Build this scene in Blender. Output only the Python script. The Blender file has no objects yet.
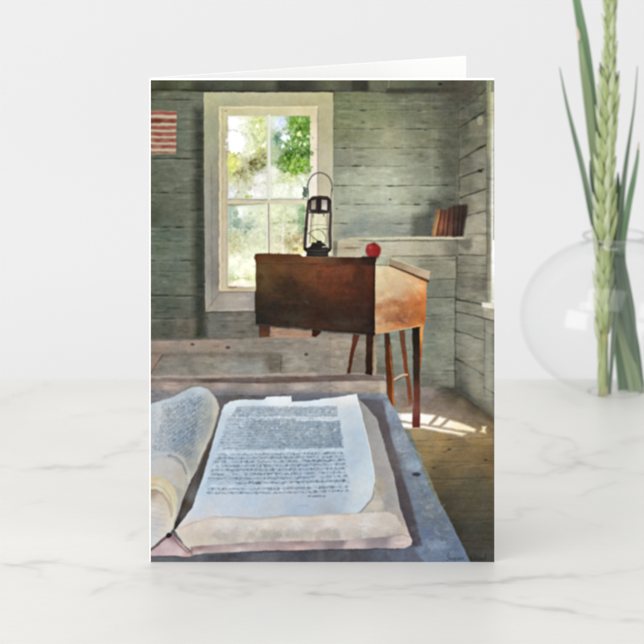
import bpy, bmesh, math, random
from mathutils import Vector, Matrix
random.seed(5)
#PAINTER-BEGIN
import numpy as np, math
# ---------------------------------------------------------------- the printed picture on the card
# Ink colours of the flat print, laid down in the print's own millimetre-like units
# (x 150.8..494.2, y 80.2..562, y downwards); stored as a colour attribute of the print's mesh.
PX0, PX1, PY0, PY1, SS = 150.8, 494.2, 80.2, 562.0, 2.0
NW, NH = int(round((PX1-PX0)*SS)), int(round((PY1-PY0)*SS))
GX, GY = np.meshgrid(PX0+(np.arange(NW)+.5)/SS, PY0+(np.arange(NH)+.5)/SS)
_rs = np.random.RandomState(7)

def noise(sx, sy=None, seed=None, shape=None, step=1/SS, sl=None):
    """smooth value noise, cells sx by sy print units, range -1..1"""
    sy = sy or sx
    h, w = shape or (NH, NW)
    rs = np.random.RandomState(seed) if seed is not None else _rs
    gw, gh = int(w*step/sx)+3, int(h*step/sy)+3
    g = rs.uniform(-1, 1, (gh, gw))
    jx = np.arange(w); jy = np.arange(h)
    if sl: jy = jy[sl[0]]; jx = jx[sl[1]]
    x = jx*step/sx; y = jy*step/sy
    xi = x.astype(int); yi = y.astype(int); fx = x-xi; fy = y-yi
    fx = fx*fx*(3-2*fx); fy = fy*fy*(3-2*fy)
    a = g[yi][:, xi]; b = g[yi][:, xi+1]; c = g[yi+1][:, xi]; d = g[yi+1][:, xi+1]
    fx = fx[None, :]; fy = fy[:, None]
    return (a*(1-fx)+b*fx)*(1-fy)+(c*(1-fx)+d*fx)*fy

def fbm(s, seed, ry=1.0):
    return noise(s, s*ry, seed)*.55+noise(s/2, s*ry/2, seed+1)*.3+noise(s/4, s*ry/4, seed+2)*.2

WX = noise(9, seed=1)*.5+noise(3.8, seed=2)*.34+noise(1.6, seed=3)*.1
WY = noise(9, seed=4)*.5+noise(3.8, seed=5)*.34+noise(1.6, seed=6)*.1

IMG = np.zeros((NH, NW, 3)); IMG[:] = (120, 124, 108)
PID = np.zeros((NH, NW), np.int32)

def box(x0, y0, x1, y1, m=4):
    i0 = max(0, int((x0-m-PX0)*SS)); i1 = min(NW, int((x1+m-PX0)*SS)+1)
    j0 = max(0, int((y0-m-PY0)*SS)); j1 = min(NH, int((y1+m-PY0)*SS)+1)
    return slice(j0, max(j0, j1)), slice(i0, max(i0, i1))

def sdpoly(P, X, Y):
    P = np.asarray(P, float); d = np.full(X.shape, 1e9); ins = np.zeros(X.shape, bool)
    n = len(P)
    for i in range(n):
        ax, ay = P[i]; bx, by = P[(i+1) % n]
        ex, ey = bx-ax, by-ay; L = ex*ex+ey*ey+1e-9
        t = np.clip(((X-ax)*ex+(Y-ay)*ey)/L, 0, 1)
        d = np.minimum(d, (X-ax-ex*t)**2+(Y-ay-ey*t)**2)
        c = (ay > Y) != (by > Y)
        if abs(ey) > 1e-9:
            ins ^= c & (X < ax+(Y-ay)*ex/ey)
    d = np.sqrt(d)
    return np.where(ins, -d, d)

def field(pts, X, Y, p=2.6):
    num = np.zeros(X.shape+(3,)); den = np.zeros(X.shape)
    for x, y, c in pts:
        w = 1/((X-x)**2+(Y-y)**2+9)**(p/2)
        num += w[..., None]*np.asarray(c, float); den += w
    return num/den[..., None]

def fill(P, col, f=1.1, wob=.8, a=1.0, pid=None, p=2.6):
    """a washed area: outline P, one colour or a list of (x, y, colour) blended over it"""
    P = np.asarray(P, float)
    s = box(P[:, 0].min(), P[:, 1].min(), P[:, 0].max(), P[:, 1].max(), 3+f)
    X, Y = GX[s], GY[s]
    if X.size == 0: return
    d = sdpoly(P, X+WX[s]*wob, Y+WY[s]*wob)
    m = np.clip(.5-d/(f*1.3), 0, 1)*a
    c = field(col, X, Y, p) if isinstance(col, list) else np.asarray(col, float)
    IMG[s] = IMG[s]*(1-m[..., None])+c*m[..., None]
    if pid is not None:
        PID[s][sdpoly(P, X, Y) <= 0] = pid

def line(P, w, col, a=1.0, f=.8, wob=.8, broken=0, seed=11, pid=None):
    """a brush stroke along P, w wide (a number or one per point)"""
    P = np.asarray(P, float); n = len(P)
    ws = np.full(n, float(w)) if np.isscalar(w) else np.asarray(w, float)
    s = box(P[:, 0].min(), P[:, 1].min(), P[:, 0].max(), P[:, 1].max(), 3+ws.max())
    X, Y = GX[s]+WX[s]*wob, GY[s]+WY[s]*wob
    if X.size == 0: return
    best = np.full(X.shape, 1e9)
    for i in range(n-1):
        ax, ay = P[i]; bx, by = P[i+1]; ex, ey = bx-ax, by-ay; L = ex*ex+ey*ey+1e-9
        t = np.clip(((X-ax)*ex+(Y-ay)*ey)/L, 0, 1)
        best = np.minimum(best, np.hypot(X-ax-ex*t, Y-ay-ey*t)-(ws[i]+(ws[i+1]-ws[i])*t)/2)
    m = np.clip(.5-best/(f*1.35), 0, 1)*a*.9
    if broken:
        m = m*np.clip(1-broken*(.5-noise(7, 3, seed, sl=s)), 0, 1)
    IMG[s] = IMG[s]*(1-m[..., None])+np.asarray(col, float)*m[..., None]
    if pid is not None:
        PID[s][best <= 0] = pid

def blob(x, y, rx, ry, col, a=.6, ang=0, rag=.35, seed=20, soft=.35, grain=4):
    """a soft-edged ragged dab"""
    r = max(rx, ry)*1.7
    s = box(x-r, y-r, x+r, y+r, 2)
    X, Y = GX[s]-x, GY[s]-y
    if X.size == 0: return
    ca, sa = math.cos(ang), math.sin(ang)
    u = (X*ca+Y*sa)/rx; v = (-X*sa+Y*ca)/ry
    q = np.sqrt(u*u+v*v)+rag*(noise(grain, seed=seed, sl=s)*.6+noise(grain*.45, seed=seed+1, sl=s)*.5)
    m = np.clip((1-q)/soft+.5, 0, 1)*a
    IMG[s] = IMG[s]*(1-m[..., None])+np.asarray(col, float)*m[..., None]

# ---- back wall of painted boards
fill([(149, 79), (460, 79), (459, 392), (330, 392), (149, 345)], [
    (152, 84, (84, 86, 64)), (240, 84, (92, 95, 70)), (330, 84, (95, 98, 68)), (400, 84, (88, 92, 66)), (450, 84, (84, 84, 66)),
    (165, 103, (106, 112, 92)), (190, 125, (114, 121, 104)), (190, 148, (110, 117, 99)), (160, 175, (98, 105, 88)), (190, 178, (108, 112, 97)),
    (160, 215, (92, 100, 84)), (180, 210, (104, 112, 96)), (160, 240, (100, 116, 98)), (180, 250, (106, 118, 104)), (165, 280, (100, 112, 98)),
    (190, 280, (104, 112, 100)), (165, 305, (88, 96, 86)), (185, 325, (104, 100, 90)), (160, 330, (92, 96, 88)),
    (215, 320, (106, 106, 94)), (240, 322, (116, 110, 98)), (250, 332, (110, 104, 90)),
    (345, 102, (112, 120, 76)), (380, 112, (122, 130, 86)), (420, 108, (108, 112, 82)), (450, 112, (92, 92, 72)),
    (345, 135, (118, 122, 84)), (390, 137, (140, 142, 104)), (430, 135, (116, 120, 90)), (452, 140, (98, 100, 78)),
    (345, 158, (124, 130, 108)), (390, 160, (148, 152, 128)), (430, 162, (122, 126, 102)), (452, 165, (98, 102, 80)),
    (345, 190, (138, 146, 122)), (390, 190, (160, 168, 144)), (430, 190, (130, 140, 118)), (452, 195, (100, 108, 90)),
    (350, 215, (146, 156, 138)), (390, 210, (158, 168, 148)), (430, 215, (134, 146, 128)),
    (350, 250, (160, 150, 124)), (400, 250, (168, 160, 134)), (440, 250, (150, 142, 118)), (455, 258, (112, 108, 88)),
    (430, 270, (126, 124, 104)), (452, 280, (120, 120, 100)), (440, 290, (112, 114, 96)), (452, 310, (126, 130, 110)), (435, 320, (108, 112, 96)),
    (450, 340, (132, 136, 116)), (430, 350, (116, 124, 104)), (445, 370, (118, 122, 104)), (430, 385, (106, 104, 88)),
    (395, 345, (126, 128, 112)), (360, 345, (140, 130, 114)), (380, 375, (112, 110, 96))], wob=0)
# board joints, left of the window
for y, w, a, x1 in [(99.5, 1.5, .8, 204), (129.3, 1.2, .6, 204), (158.5, 2.0, .9, 204), (192.6, 1.7, .9, 204), (227, 2.0, .95, 204), (241, .9, .3, 204),
                    (260.5, 1.6, .9, 205), (271, 1.0, .4, 205), (295.5, 1.9, .9, 205), (318.3, 1.6, .85, 208)]:
    line([(150, y), (178, y+.3), (204, y+.2), (x1, y+.2)], w*.9, (60, 63, 54), a*.9, broken=.7, seed=int(y), wob=.5)
    line([(150, y+2), (x1, y+2.2)], 1.4, (128, 134, 116), .28)
fill([(193, 108), (204, 108), (206, 336), (194, 338)], (58, 62, 54), f=6, a=.75)
fill([(198, 118), (204, 118), (206, 336), (197, 338)], (50, 54, 48), f=4, a=.4)
fill([(150, 205), (160, 205), (160, 224), (150, 226)], (76, 82, 70), f=5, a=.5)
fill([(176, 319), (196, 319), (194, 338), (176, 338)], (116, 106, 92), f=5, a=.7)
fill([(176, 165), (192, 165), (192, 190), (178, 190)], (116, 120, 104), f=5, a=.4)
# boards under the window
for y, a in [(321, .8), (331, .5), (339, .8)]:
    line([(208, y), (240, y+.4), (262, y)], 1.2, (84, 82, 70), a, broken=.6, seed=int(y))
# boards, right of the window
for y, a, x0, x1 in [(101.5, .45, 334, 459), (109.8, .6, 338, 459), (128.8, .85, 333, 459), (148, .55, 334, 459), (166, .6, 334, 459), (185.6, .7, 333, 459),
                     (204.5, .5, 340, 459), (223.3, .35, 334, 440), (256, .75, 377, 459), (279.3, .5, 425, 457), (297.4, .85, 425, 456), (316, .25, 425, 456), (371, .3, 424, 456)]:
    line([(x0, y), ((x0+x1)/2, y+.3), (x1, y-.4)], 1.15, (78, 80, 60), a, broken=.75, seed=int(y), wob=.5)
    line([(x0, y+1.6), (x1, y+1.4)], 1.2, (168, 174, 146), .16)
for x, y, rx, ry, a in [(363, 110.5, 3.2, .9, .8), (420, 111, 3, 1, .8), (363, 122.5, 2.2, 1.3, .8), (371, 129.6, 2.4, 1, .8), (426, 130, 2.4, 1, .8), (344, 148.4, 4, 1.1, .7), (398, 148, 5, .8, .6),
                        (357, 166, 6, 1, .8), (437, 167.5, 3, 1.6, .8), (390, 186, 4, 1, .9), (445, 185, 3.5, .9, .9), (390.5, 199.5, 1.4, 1.4, .8), (417, 204.6, 3.6, 1.1, .9), (360, 204.5, 6, .7, .6), (344, 223.5, 4, .8, .7), (397, 224, 5, .7, .6), (337, 209, 1, 1, .6)]:
    blob(x, y, rx*.85, ry*.8, (74, 74, 56), a*.8, rag=.5, soft=.8, seed=int(x), grain=2)
for x in (404, 432, 352):
    line([(x, 96), (x+.5, 235)], 1.2, (170, 176, 150), .10)
blob(352, 118, 20, 20, (122, 134, 82), .4, soft=.9); blob(378, 140, 24, 14, (146, 146, 104), .3, soft=.9)
blob(372, 178, 26, 9, (166, 174, 152), .5, soft=.8); blob(366, 196, 24, 7, (168, 178, 156), .4, soft=.8)
blob(452, 150, 12, 44, (78, 80, 62), .5, soft=.9); blob(452, 100, 22, 10, (82, 80, 64), .5, soft=.9)
blob(446, 210, 16, 20, (98, 100, 82), .5, soft=.8); blob(436, 120, 10, 12, (100, 104, 76), .5, soft=.8)
fill([(342, 226), (360, 215), (412, 216), (418, 222), (418, 238), (336, 238)], (118, 130, 126), f=8, a=.6)
fill([(336, 238), (352, 224), (366, 217), (372, 224), (352, 238)], (124, 138, 130), f=4, a=.5)
fill([(413, 216), (432, 212), (434, 237), (412, 238)], (90, 92, 78), f=5, a=.8)
blob(443, 222, 17, 17, (76, 74, 62), .55, rag=.3, soft=1.0, seed=90); blob(462, 226, 9, 14, (84, 80, 68), .6, rag=.3, soft=1.0, seed=91)
blob(426, 230, 12, 9, (84, 88, 76), .45, rag=.3, soft=1.0, seed=92)
# dark beam under the ceiling
fill([(149, 79), (459, 79), (459, 92), (333, 92), (204, 91.5), (149, 90)], [
    (155, 83, (88, 90, 66)), (160, 88, (70, 74, 56)), (185, 84, (98, 104, 78)), (200, 89, (66, 70, 58)), (240, 84, (84, 88, 62)), (245, 90, (74, 76, 54)), (270, 84, (92, 94, 70)), (282, 84, (58, 60, 48)), (305, 84, (64, 66, 52)),
    (330, 84, (94, 98, 68)), (350, 84, (82, 82, 62)), (362, 86, (62, 60, 50)), (374, 84, (104, 108, 76)), (395, 83, (98, 102, 70)), (430, 83, (84, 88, 64)), (452, 84, (74, 72, 58))], f=1.2)
for x in (176.5, 212, 244, 288, 374, 391):
    line([(x, 80), (x, 88)], 1.4, (60, 62, 46), .5, broken=.8, seed=x.__hash__() % 99)
line([(388.5, 80), (388.5, 88)], 1.2, (138, 142, 96), .6)
fill([(352, 80), (368, 80), (368, 91.5), (352, 91.5)], (56, 54, 44), f=2, a=.7)
line([(150, 90.5), (175, 89.6), (204, 91), (260, 91.5), (333, 91.5)], 2.2, (56, 56, 44), .85, broken=.4, seed=31)
fill([(386, 88.5), (459, 88), (459, 93), (386, 93.5)], (66, 62, 50), f=2, a=.85)
line([(333, 91), (386, 92)], 1.4, (74, 70, 56), .6, broken=.5, seed=5)
blob(440, 84, 2, 1.5, (40, 40, 34), .8)
# right wall in perspective
fill([(458.5, 79), (495, 79), (495, 425), (480, 406), (455, 388)], [
    (466, 84, (96, 88, 70)), (480, 84, (100, 100, 74)), (470, 110, (92, 92, 72)), (482, 100, (104, 106, 80)), (468, 140, (104, 104, 78)), (480, 125, (116, 114, 90)),
    (466, 165, (100, 100, 80)), (482, 160, (126, 124, 102)), (468, 185, (108, 108, 88)), (482, 182, (134, 130, 108)), (468, 215, (128, 124, 104)), (482, 205, (138, 134, 112)),
    (478, 225, (158, 150, 126)), (476, 245, (160, 152, 128)), (466, 262, (120, 116, 94)), (480, 265, (132, 128, 106)), (464, 285, (98, 98, 80)), (478, 285, (110, 106, 88)),
    (464, 305, (120, 122, 104)), (480, 312, (134, 134, 116)), (462, 335, (118, 122, 104)), (478, 345, (134, 134, 116)), (490, 345, (112, 116, 104)), (462, 370, (104, 106, 90)),
    (478, 385, (126, 122, 104)), (490, 380, (128, 130, 114)), (465, 388, (78, 76, 62)), (490, 405, (118, 112, 92))], wob=.2)
blob(465, 92, 14, 12, (76, 72, 60), .8, ang=-.7, soft=.8)
blob(464, 132, 5, 14, (82, 82, 62), .6, soft=.8)
for P, w, a in [([(459, 111), (472, 103), (487, 88)], 1.4, .6), ([(459, 128), (468, 122), (486, 110.5)], 1.8, .85), ([(459.5, 160.5), (470, 154), (486, 145)], 2.0, .95), ([(460, 178), (473, 173), (484, 169)], 1.5, .8),
                ([(461, 198), (472, 194), (485, 189.5)], 1.6, .85), ([(463, 217), (474, 213.5), (486, 211)], 1.4, .7), ([(468, 234.5), (486, 234)], 1.2, .6), ([(455, 255), (487, 255.5)], 1.6, .7),
                ([(457, 265), (487, 266)], 1.1, .4), ([(456, 273), (470, 273), (491, 275)], 1.2, .5), ([(456, 299.5), (470, 302), (484, 305)], 1.6, .8), ([(456, 312), (475, 316), (494, 321)], 1.4, .7),
                ([(456, 331), (470, 335), (485, 341)], 1.6, .7), ([(484, 331), (494, 336)], 1.6, .7), ([(456, 343), (470, 349), (494, 364)], 1.0, .35), ([(456, 359), (466, 364), (484, 375)], 2.0, .95), ([(484, 388), (495, 394)], 1.6, .7)]:
    line(P, w, (62, 62, 50), a, broken=.35, seed=int(P[0][1]))
line([(458.8, 80), (459, 180), (457, 256), (455.5, 300), (455, 388)], 1.8, (74, 76, 62), .7, broken=.3)
line([(484.6, 320), (484.4, 395)], 1.2, (84, 84, 70), .55)
fill([(463, 335), (484, 340), (484, 398), (466, 390)], (146, 144, 124), f=8, a=.5); fill([(486, 325), (493, 328), (493, 410), (486, 400)], (150, 150, 134), f=4, a=.55)
fill([(466, 215), (485, 213), (485, 300), (464, 298)], (146, 142, 124), f=8, a=.35)
blob(480, 121, 3, 5, (150, 152, 122), .6); blob(478, 285, 9, 8, (96, 94, 78), .5, soft=.8); blob(480, 171, 3, 2, (62, 60, 48), .8)
# casing of the side window at the right edge
fill([(486.6, 79), (495, 79), (495, 305), (486.6, 304)], [(490, 84, (136, 138, 94)), (490, 140, (138, 138, 108)), (490, 180, (118, 116, 98)), (490, 240, (128, 124, 106)), (490, 290, (140, 138, 122))], wob=.3)
line([(487, 92), (487, 303)], 1.0, (98, 98, 76), .7); line([(490.6, 82), (490.8, 303)], .9, (204, 204, 168), .6)
fill([(491.8, 92), (495, 92), (495, 303), (491.5, 303)], [(493, 100, (190, 188, 146)), (493, 150, (206, 208, 200)), (493, 200, (222, 224, 222)), (493, 260, (226, 228, 230)), (493, 300, (206, 204, 196))], wob=.3)
fill([(493.2, 80), (495, 80), (495, 240), (493.2, 240)], (146, 148, 130), wob=.2, a=.8)
fill([(482, 302.5), (495, 303), (495, 309.5), (482, 307)], (204, 198, 182), wob=.4)
fill([(483.5, 308), (495, 310), (495, 321), (484, 317)], (156, 148, 128), wob=.5)
# wall below the shelf, desk height
fill([(336, 241), (458, 242), (459, 257), (336, 257)], [(340, 250, (166, 152, 124)), (372, 246, (168, 160, 136)), (400, 250, (174, 166, 140)), (430, 250, (158, 150, 126)), (456, 250, (118, 114, 94))], a=.9)
line([(337, 251), (372, 250)], 1.5, (136, 122, 96), .5, broken=.7); blob(352, 248, 8, 1, (128, 112, 88), .6)
fill([(392, 257), (456, 257), (456, 278), (430, 278), (392, 260)], [(400, 262, (164, 160, 134)), (440, 262, (136, 134, 112)), (432, 272, (130, 128, 106))], a=.8)
line([(392, 256.6), (456, 256)], 1.3, (96, 88, 66), .8, broken=.5); line([(420, 260.5), (456, 260)], 1.0, (96, 90, 70), .7, broken=.4)
fill([(332.5, 241), (337.5, 241), (337.5, 257), (332.5, 257)], (122, 116, 92))
# floor
fill([(386, 386), (455, 388), (495, 420), (495, 563), (466, 563), (400, 408)], [
    (390, 400, (136, 118, 110)), (412, 398, (132, 116, 106)), (428, 394, (136, 120, 116)), (446, 391, (84, 78, 62)), (455, 394, (84, 78, 62)), (440, 404, (128, 112, 96)), (462, 404, (120, 104, 80)), (474, 404, (80, 72, 58)),
    (486, 416, (118, 98, 66)), (455, 416, (132, 112, 90)), (420, 434, (164, 140, 96)), (440, 440, (160, 130, 78)), (480, 440, (146, 118, 70)), (425, 452, (146, 122, 76)), (460, 458, (128, 104, 66)), (490, 462, (120, 96, 60)),
    (440, 475, (104, 90, 62)), (475, 485, (92, 84, 62)), (445, 505, (72, 68, 54)), (480, 505, (84, 78, 60)), (455, 530, (58, 58, 50)), (485, 535, (66, 64, 54)), (475, 558, (66, 64, 60)), (490, 558, (74, 72, 66))])
for y, a in [(446, .2), (461, .22), (478, .35), (490, .2), (511, .45), (533, .25), (548, .2)]:
    line([(405, y), (450, y+.8), (495, y-.4)], 1.4, (62, 54, 36), a, broken=.7, seed=int(y))
    line([(405, y+4), (495, y+3.6)], 2.5, (172, 146, 96), .10 if y < 480 else .04, broken=.5, seed=int(y)+3)
for y, y2 in [(440, 438), (452, 449), (467, 463), (484, 480), (501, 497), (523, 519), (543, 540)]:
    line([(404, y+1), (440, y), (495, y2)], 1.0, (58, 48, 32), .42, broken=.9, seed=int(y)); line([(404, y+2.6), (495, y2+1.6)], 1.2, (168, 144, 98) if y < 485 else (104, 98, 78), .28, broken=.9, seed=int(y)+1)
for x, y in [(449, 449.5), (486, 460), (434, 468)]:
    blob(x, y, 1.8, .9, (60, 50, 34), .65, soft=.8)
fill([(440, 386), (458, 387), (480, 405), (495, 418), (495, 424), (470, 404), (455, 396)], (60, 58, 48), f=4, a=.55)
fill([(464, 398), (482, 410), (495, 421), (482, 418), (466, 408)], (104, 84, 62), f=4, a=.5)
fill([(398, 400), (440, 405), (480, 418), (495, 427), (470, 420), (400, 412)], (150, 132, 118), f=6, a=.4)
blob(440, 424, 42, 9, (190, 164, 128), .55, ang=.25, rag=.3, soft=1.0, seed=94)
WHT = [(402, 418, (255, 252, 246)), (430, 418, (255, 248, 240)), (445, 422, (255, 244, 228)), (462, 427, (252, 236, 196)), (484, 430, (244, 222, 170))]
fill([(396, 413.5), (420, 413.5), (436, 415.3), (428.5, 424.5), (410, 421.5), (396, 419.5)], WHT, f=1.9, a=.93)
fill([(440, 416.6), (447, 418.6), (439.5, 426), (431.5, 424.8)], WHT, f=1.9, a=.93)
fill([(450, 420), (462, 423.5), (476.5, 429.5), (474.5, 432.3), (456, 429.6), (442, 427)], WHT, f=1.9, a=.93)
fill([(482, 426.5), (487, 426.5), (485, 430), (486, 433.3), (480, 432), (482, 429.5)], WHT, f=1.9, a=.93)
fill([(397, 421.5), (430, 426.5), (467, 433.8), (463, 436), (440, 431.5), (420, 428), (397, 427.5)], WHT, f=1.9, a=.93)
line([(400, 430), (412, 428)], 1, (230, 210, 180), .6)
# flag on the wall
FL = 2
fill([(149, 111), (177, 111.2), (176.2, 154.5), (149, 154.5)], (180, 162, 130), pid=FL)
for y, dk in [(113.5, 0), (120.9, 1), (127.6, 0), (134.2, 0), (140.5, 0), (146.8, 0), (153, 2)]:
    line([(149, y), (160, y-.2), (170, y+.3), (175.3, y)], 4.0 if dk != 2 else 2.6, [(142, 62, 56), (120, 52, 46), (126, 80, 62)][dk], .92, f=1.2, broken=.25, seed=int(y))
fill([(150, 119), (162, 119), (160, 123), (150, 123)], (104, 48, 36), f=3, a=.6)
# window: casing, jamb, glass with the garden, sashes
WN = 3
fill([(204, 92.6), (333, 92.6), (332.8, 257), (332, 258), (205.6, 311.8), (204.6, 200)], (160, 156, 124), f=.9, wob=.4, pid=WN)
fill([(204, 92.6), (333, 92.6), (333, 312), (205.6, 312), (204.6, 200)], [
    (210, 96, (172, 170, 128)), (270, 99, (178, 172, 134)), (326, 99, (176, 170, 124)), (212, 130, (154, 156, 124)), (212, 160, (146, 146, 122)), (209, 200, (146, 146, 130)), (214, 200, (134, 130, 116)),
    (212, 240, (140, 136, 124)), (209, 290, (148, 144, 132)), (216, 280, (128, 122, 112)), (215, 308, (152, 144, 130)), (235, 302, (170, 158, 142)), (250, 302, (162, 150, 136)),
    (326, 130, (176, 170, 128)), (326, 160, (186, 180, 150)), (326, 200, (190, 180, 150)), (326, 240, (182, 172, 146))], f=.9, wob=.5)
fill([(255, 254), (255, 313), (333, 313), (333, 257)], (62, 50, 36), wob=0)
line([(211.5, 165), (212, 306)], 1.1, (112, 106, 96), .5); line([(206, 311), (220, 293)], 1.0, (118, 110, 98), .6)
line([(205.5, 312.3), (256, 312)], 1.6, (84, 78, 66), .8)
fill([(219.6, 106.5), (318, 106.5), (318, 256), (303, 257), (254, 292), (219.8, 292)], [
    (224, 112, (196, 188, 142)), (270, 112, (200, 194, 150)), (312, 112, (206, 196, 150)), (224, 150, (184, 176, 138)), (224, 200, (190, 178, 146)), (224, 250, (196, 182, 156)), (224, 285, (200, 186, 156)),
    (314, 140, (222, 214, 182)), (314, 180, (228, 222, 204)), (313, 215, (226, 216, 194)), (240, 289, (196, 182, 148))], f=.9, wob=.4)
line([(220, 107), (220, 290)], 1.8, (224, 212, 160), .8, broken=.4); line([(221, 107.6), (317, 107.2)], 1.6, (226, 214, 156), .8, broken=.3)
line([(222.8, 110), (222.6, 288)], .7, (150, 136, 104), .6, broken=.6); line([(317.8, 108), (318, 195)], 1.0, (150, 132, 128), .8)
line([(227, 117), (227, 288)], .9, (150, 142, 112), .6, broken=.4)
line([(220, 292.3), (256, 292)], 1.4, (128, 112, 94), .7); blob(226, 111, 1.8, .8, (176, 132, 96), .8)
fill([(228, 116), (310, 116), (310, 199.5), (228, 199.5)], [
    (232, 122, (228, 230, 234)), (245, 122, (226, 230, 214)), (258, 121, (206, 214, 142)), (264, 135, (204, 214, 150)), (236, 145, (236, 236, 242)), (250, 150, (222, 226, 196)), (262, 155, (186, 190, 122)),
    (232, 160, (206, 210, 120)), (232, 172, (196, 202, 128)), (256, 165, (140, 140, 84)), (248, 175, (186, 186, 140)), (260, 178, (226, 226, 220)), (240, 190, (204, 206, 176)), (256, 192, (230, 230, 226)), (232, 196, (206, 212, 220)),
    (274, 122, (216, 222, 204)), (281, 124, (204, 216, 232)), (285, 136, (200, 214, 216)), (276, 140, (160, 188, 160)), (274, 152, (186, 200, 158)), (295, 122, (118, 164, 64)), (305, 130, (104, 152, 60)), (300, 145, (124, 168, 70)),
    (290, 155, (108, 148, 66)), (305, 152, (84, 124, 50)), (282, 165, (124, 156, 84)), (298, 165, (138, 178, 70)), (305, 162, (120, 160, 64)), (274, 172, (226, 228, 216)), (290, 178, (204, 214, 160)), (305, 178, (214, 220, 200)),
    (280, 190, (226, 230, 216)), (300, 192, (228, 230, 220))], f=.8, wob=.4, p=3.4)
_r = np.random.RandomState(3)
def dabs(n, x0, y0, x1, y1, cols, r0, r1, a=.6, clip=None):
    for k in range(n):
        x, y = _r.uniform(x0, x1), _r.uniform(y0, y1)
        if clip and not clip(x, y): continue
        blob(x, y, _r.uniform(r0, r1), _r.uniform(r0, r1)*.7, cols[_r.randint(len(cols))], a*_r.uniform(.5, 1), ang=_r.uniform(-1, 1), rag=.6, seed=_r.randint(999), soft=.5, grain=2.2)
G1 = [(110, 152, 60), (138, 178, 80), (92, 132, 58), (164, 196, 108), (124, 166, 76)]
# big leafy bough in the right pane
blob(298, 124, 9, 7, (112, 160, 54), .8, rag=.6, seed=31, grain=3); blob(302, 140, 9, 12, (104, 150, 54), .85, rag=.6, seed=33, grain=3)
blob(290, 143, 7, 8, (110, 156, 74), .7, rag=.6, seed=35, grain=3); blob(296, 157, 15, 8, (88, 130, 46), .8, ang=-.35, rag=.6, seed=37, grain=3)
blob(296, 166, 13, 8, (132, 176, 60), .8, rag=.6, seed=39, grain=3); blob(279, 140, 5, 7, (116, 158, 126), .7, rag=.5, seed=41, grain=3)
blob(281, 150, 6, 7, (160, 184, 136), .5, rag=.5, seed=43); blob(306, 153, 4, 5, (84, 106, 62), .6, seed=45)
dabs(60, 284, 118, 309, 172, G1, 1.2, 3.6, .7)
dabs(16, 292, 160, 307, 174, [(150, 196, 66), (170, 208, 90)], 1.2, 2.8, .7)
dabs(14, 282, 134, 309, 150, [(226, 234, 208), (214, 228, 190), (200, 220, 232)], .7, 1.8, .8)
blob(281, 123, 5, 5, (206, 220, 240), .7, rag=.7, seed=50, grain=2.5); blob(286, 138, 5, 2.5, (224, 234, 240), .8, rag=.6, seed=51); blob(283, 146, 1.8, 2.5, (226, 236, 228), .8); blob(300, 134, 2.5, 2, (222, 232, 170), .8, rag=.6, seed=52)
dabs(26, 272, 174, 309, 186, [(206, 216, 150), (232, 234, 214), (190, 204, 130)], 1, 3, .7)
dabs(18, 272, 184, 309, 198, [(230, 232, 222), (222, 228, 204)], 2, 4, .5)
blob(305.5, 193, 2.6, 6.5, (82, 106, 86), .85, rag=.6, seed=55, grain=2); blob(306.5, 168, 3, 1.4, (176, 176, 160), .6); blob(307, 173, 2.5, 1.2, (170, 170, 150), .6)
# left pane
dabs(34, 244, 117, 268, 152, [(208, 216, 130), (220, 224, 170), (192, 204, 110), (236, 238, 226)], 1.2, 3.6, .65)
blob(236, 143, 9, 11, (238, 238, 244), .85, rag=.6, seed=60, grain=3); blob(234, 123, 7, 4, (232, 234, 236), .7, rag=.5, seed=61)
line([(228, 130.5), (236, 131), (246, 134), (250, 138)], 1.0, (176, 180, 190), .7); line([(228, 151), (236, 158), (242, 161)], 1.1, (170, 156, 130), .8)
line([(240, 126), (250, 121)], .8, (200, 206, 196), .6)
blob(232, 163, 5, 9, (214, 218, 110), .7, rag=.6, seed=62, grain=3); dabs(14, 228, 154, 240, 176, [(206, 210, 96), (222, 222, 140), (180, 186, 100)], 1, 2.6, .7)
dabs(34, 234, 156, 268, 180, [(128, 124, 70), (150, 148, 92), (176, 172, 120), (206, 206, 160)], 1, 3, .7, clip=lambda x, y: abs((y-170)+(x-248)*.62) < 8)
blob(253, 163, 4, 2.6, (110, 104, 44), .85, rag=.6, seed=64, grain=2); blob(238, 173, 7, 3, (140, 134, 84), .6, ang=-.6, rag=.6, seed=65)
blob(262, 155, 4, 3, (166, 160, 116), .6, rag=.6, seed=66)
dabs(26, 229, 178, 267, 198, [(228, 228, 224), (206, 208, 180), (190, 186, 150), (220, 222, 228), (206, 210, 140)], 1, 3, .65)
line([(256, 176), (262, 172), (268, 172)], .9, (186, 182, 168), .7); line([(237, 180), (239, 190), (236, 198)], 1.3, (170, 158, 126), .6); line([(254, 184), (255, 196)], .8, (186, 176, 160), .5)
blob(248, 197, 4, 1.2, (196, 198, 110), .8)
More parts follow.
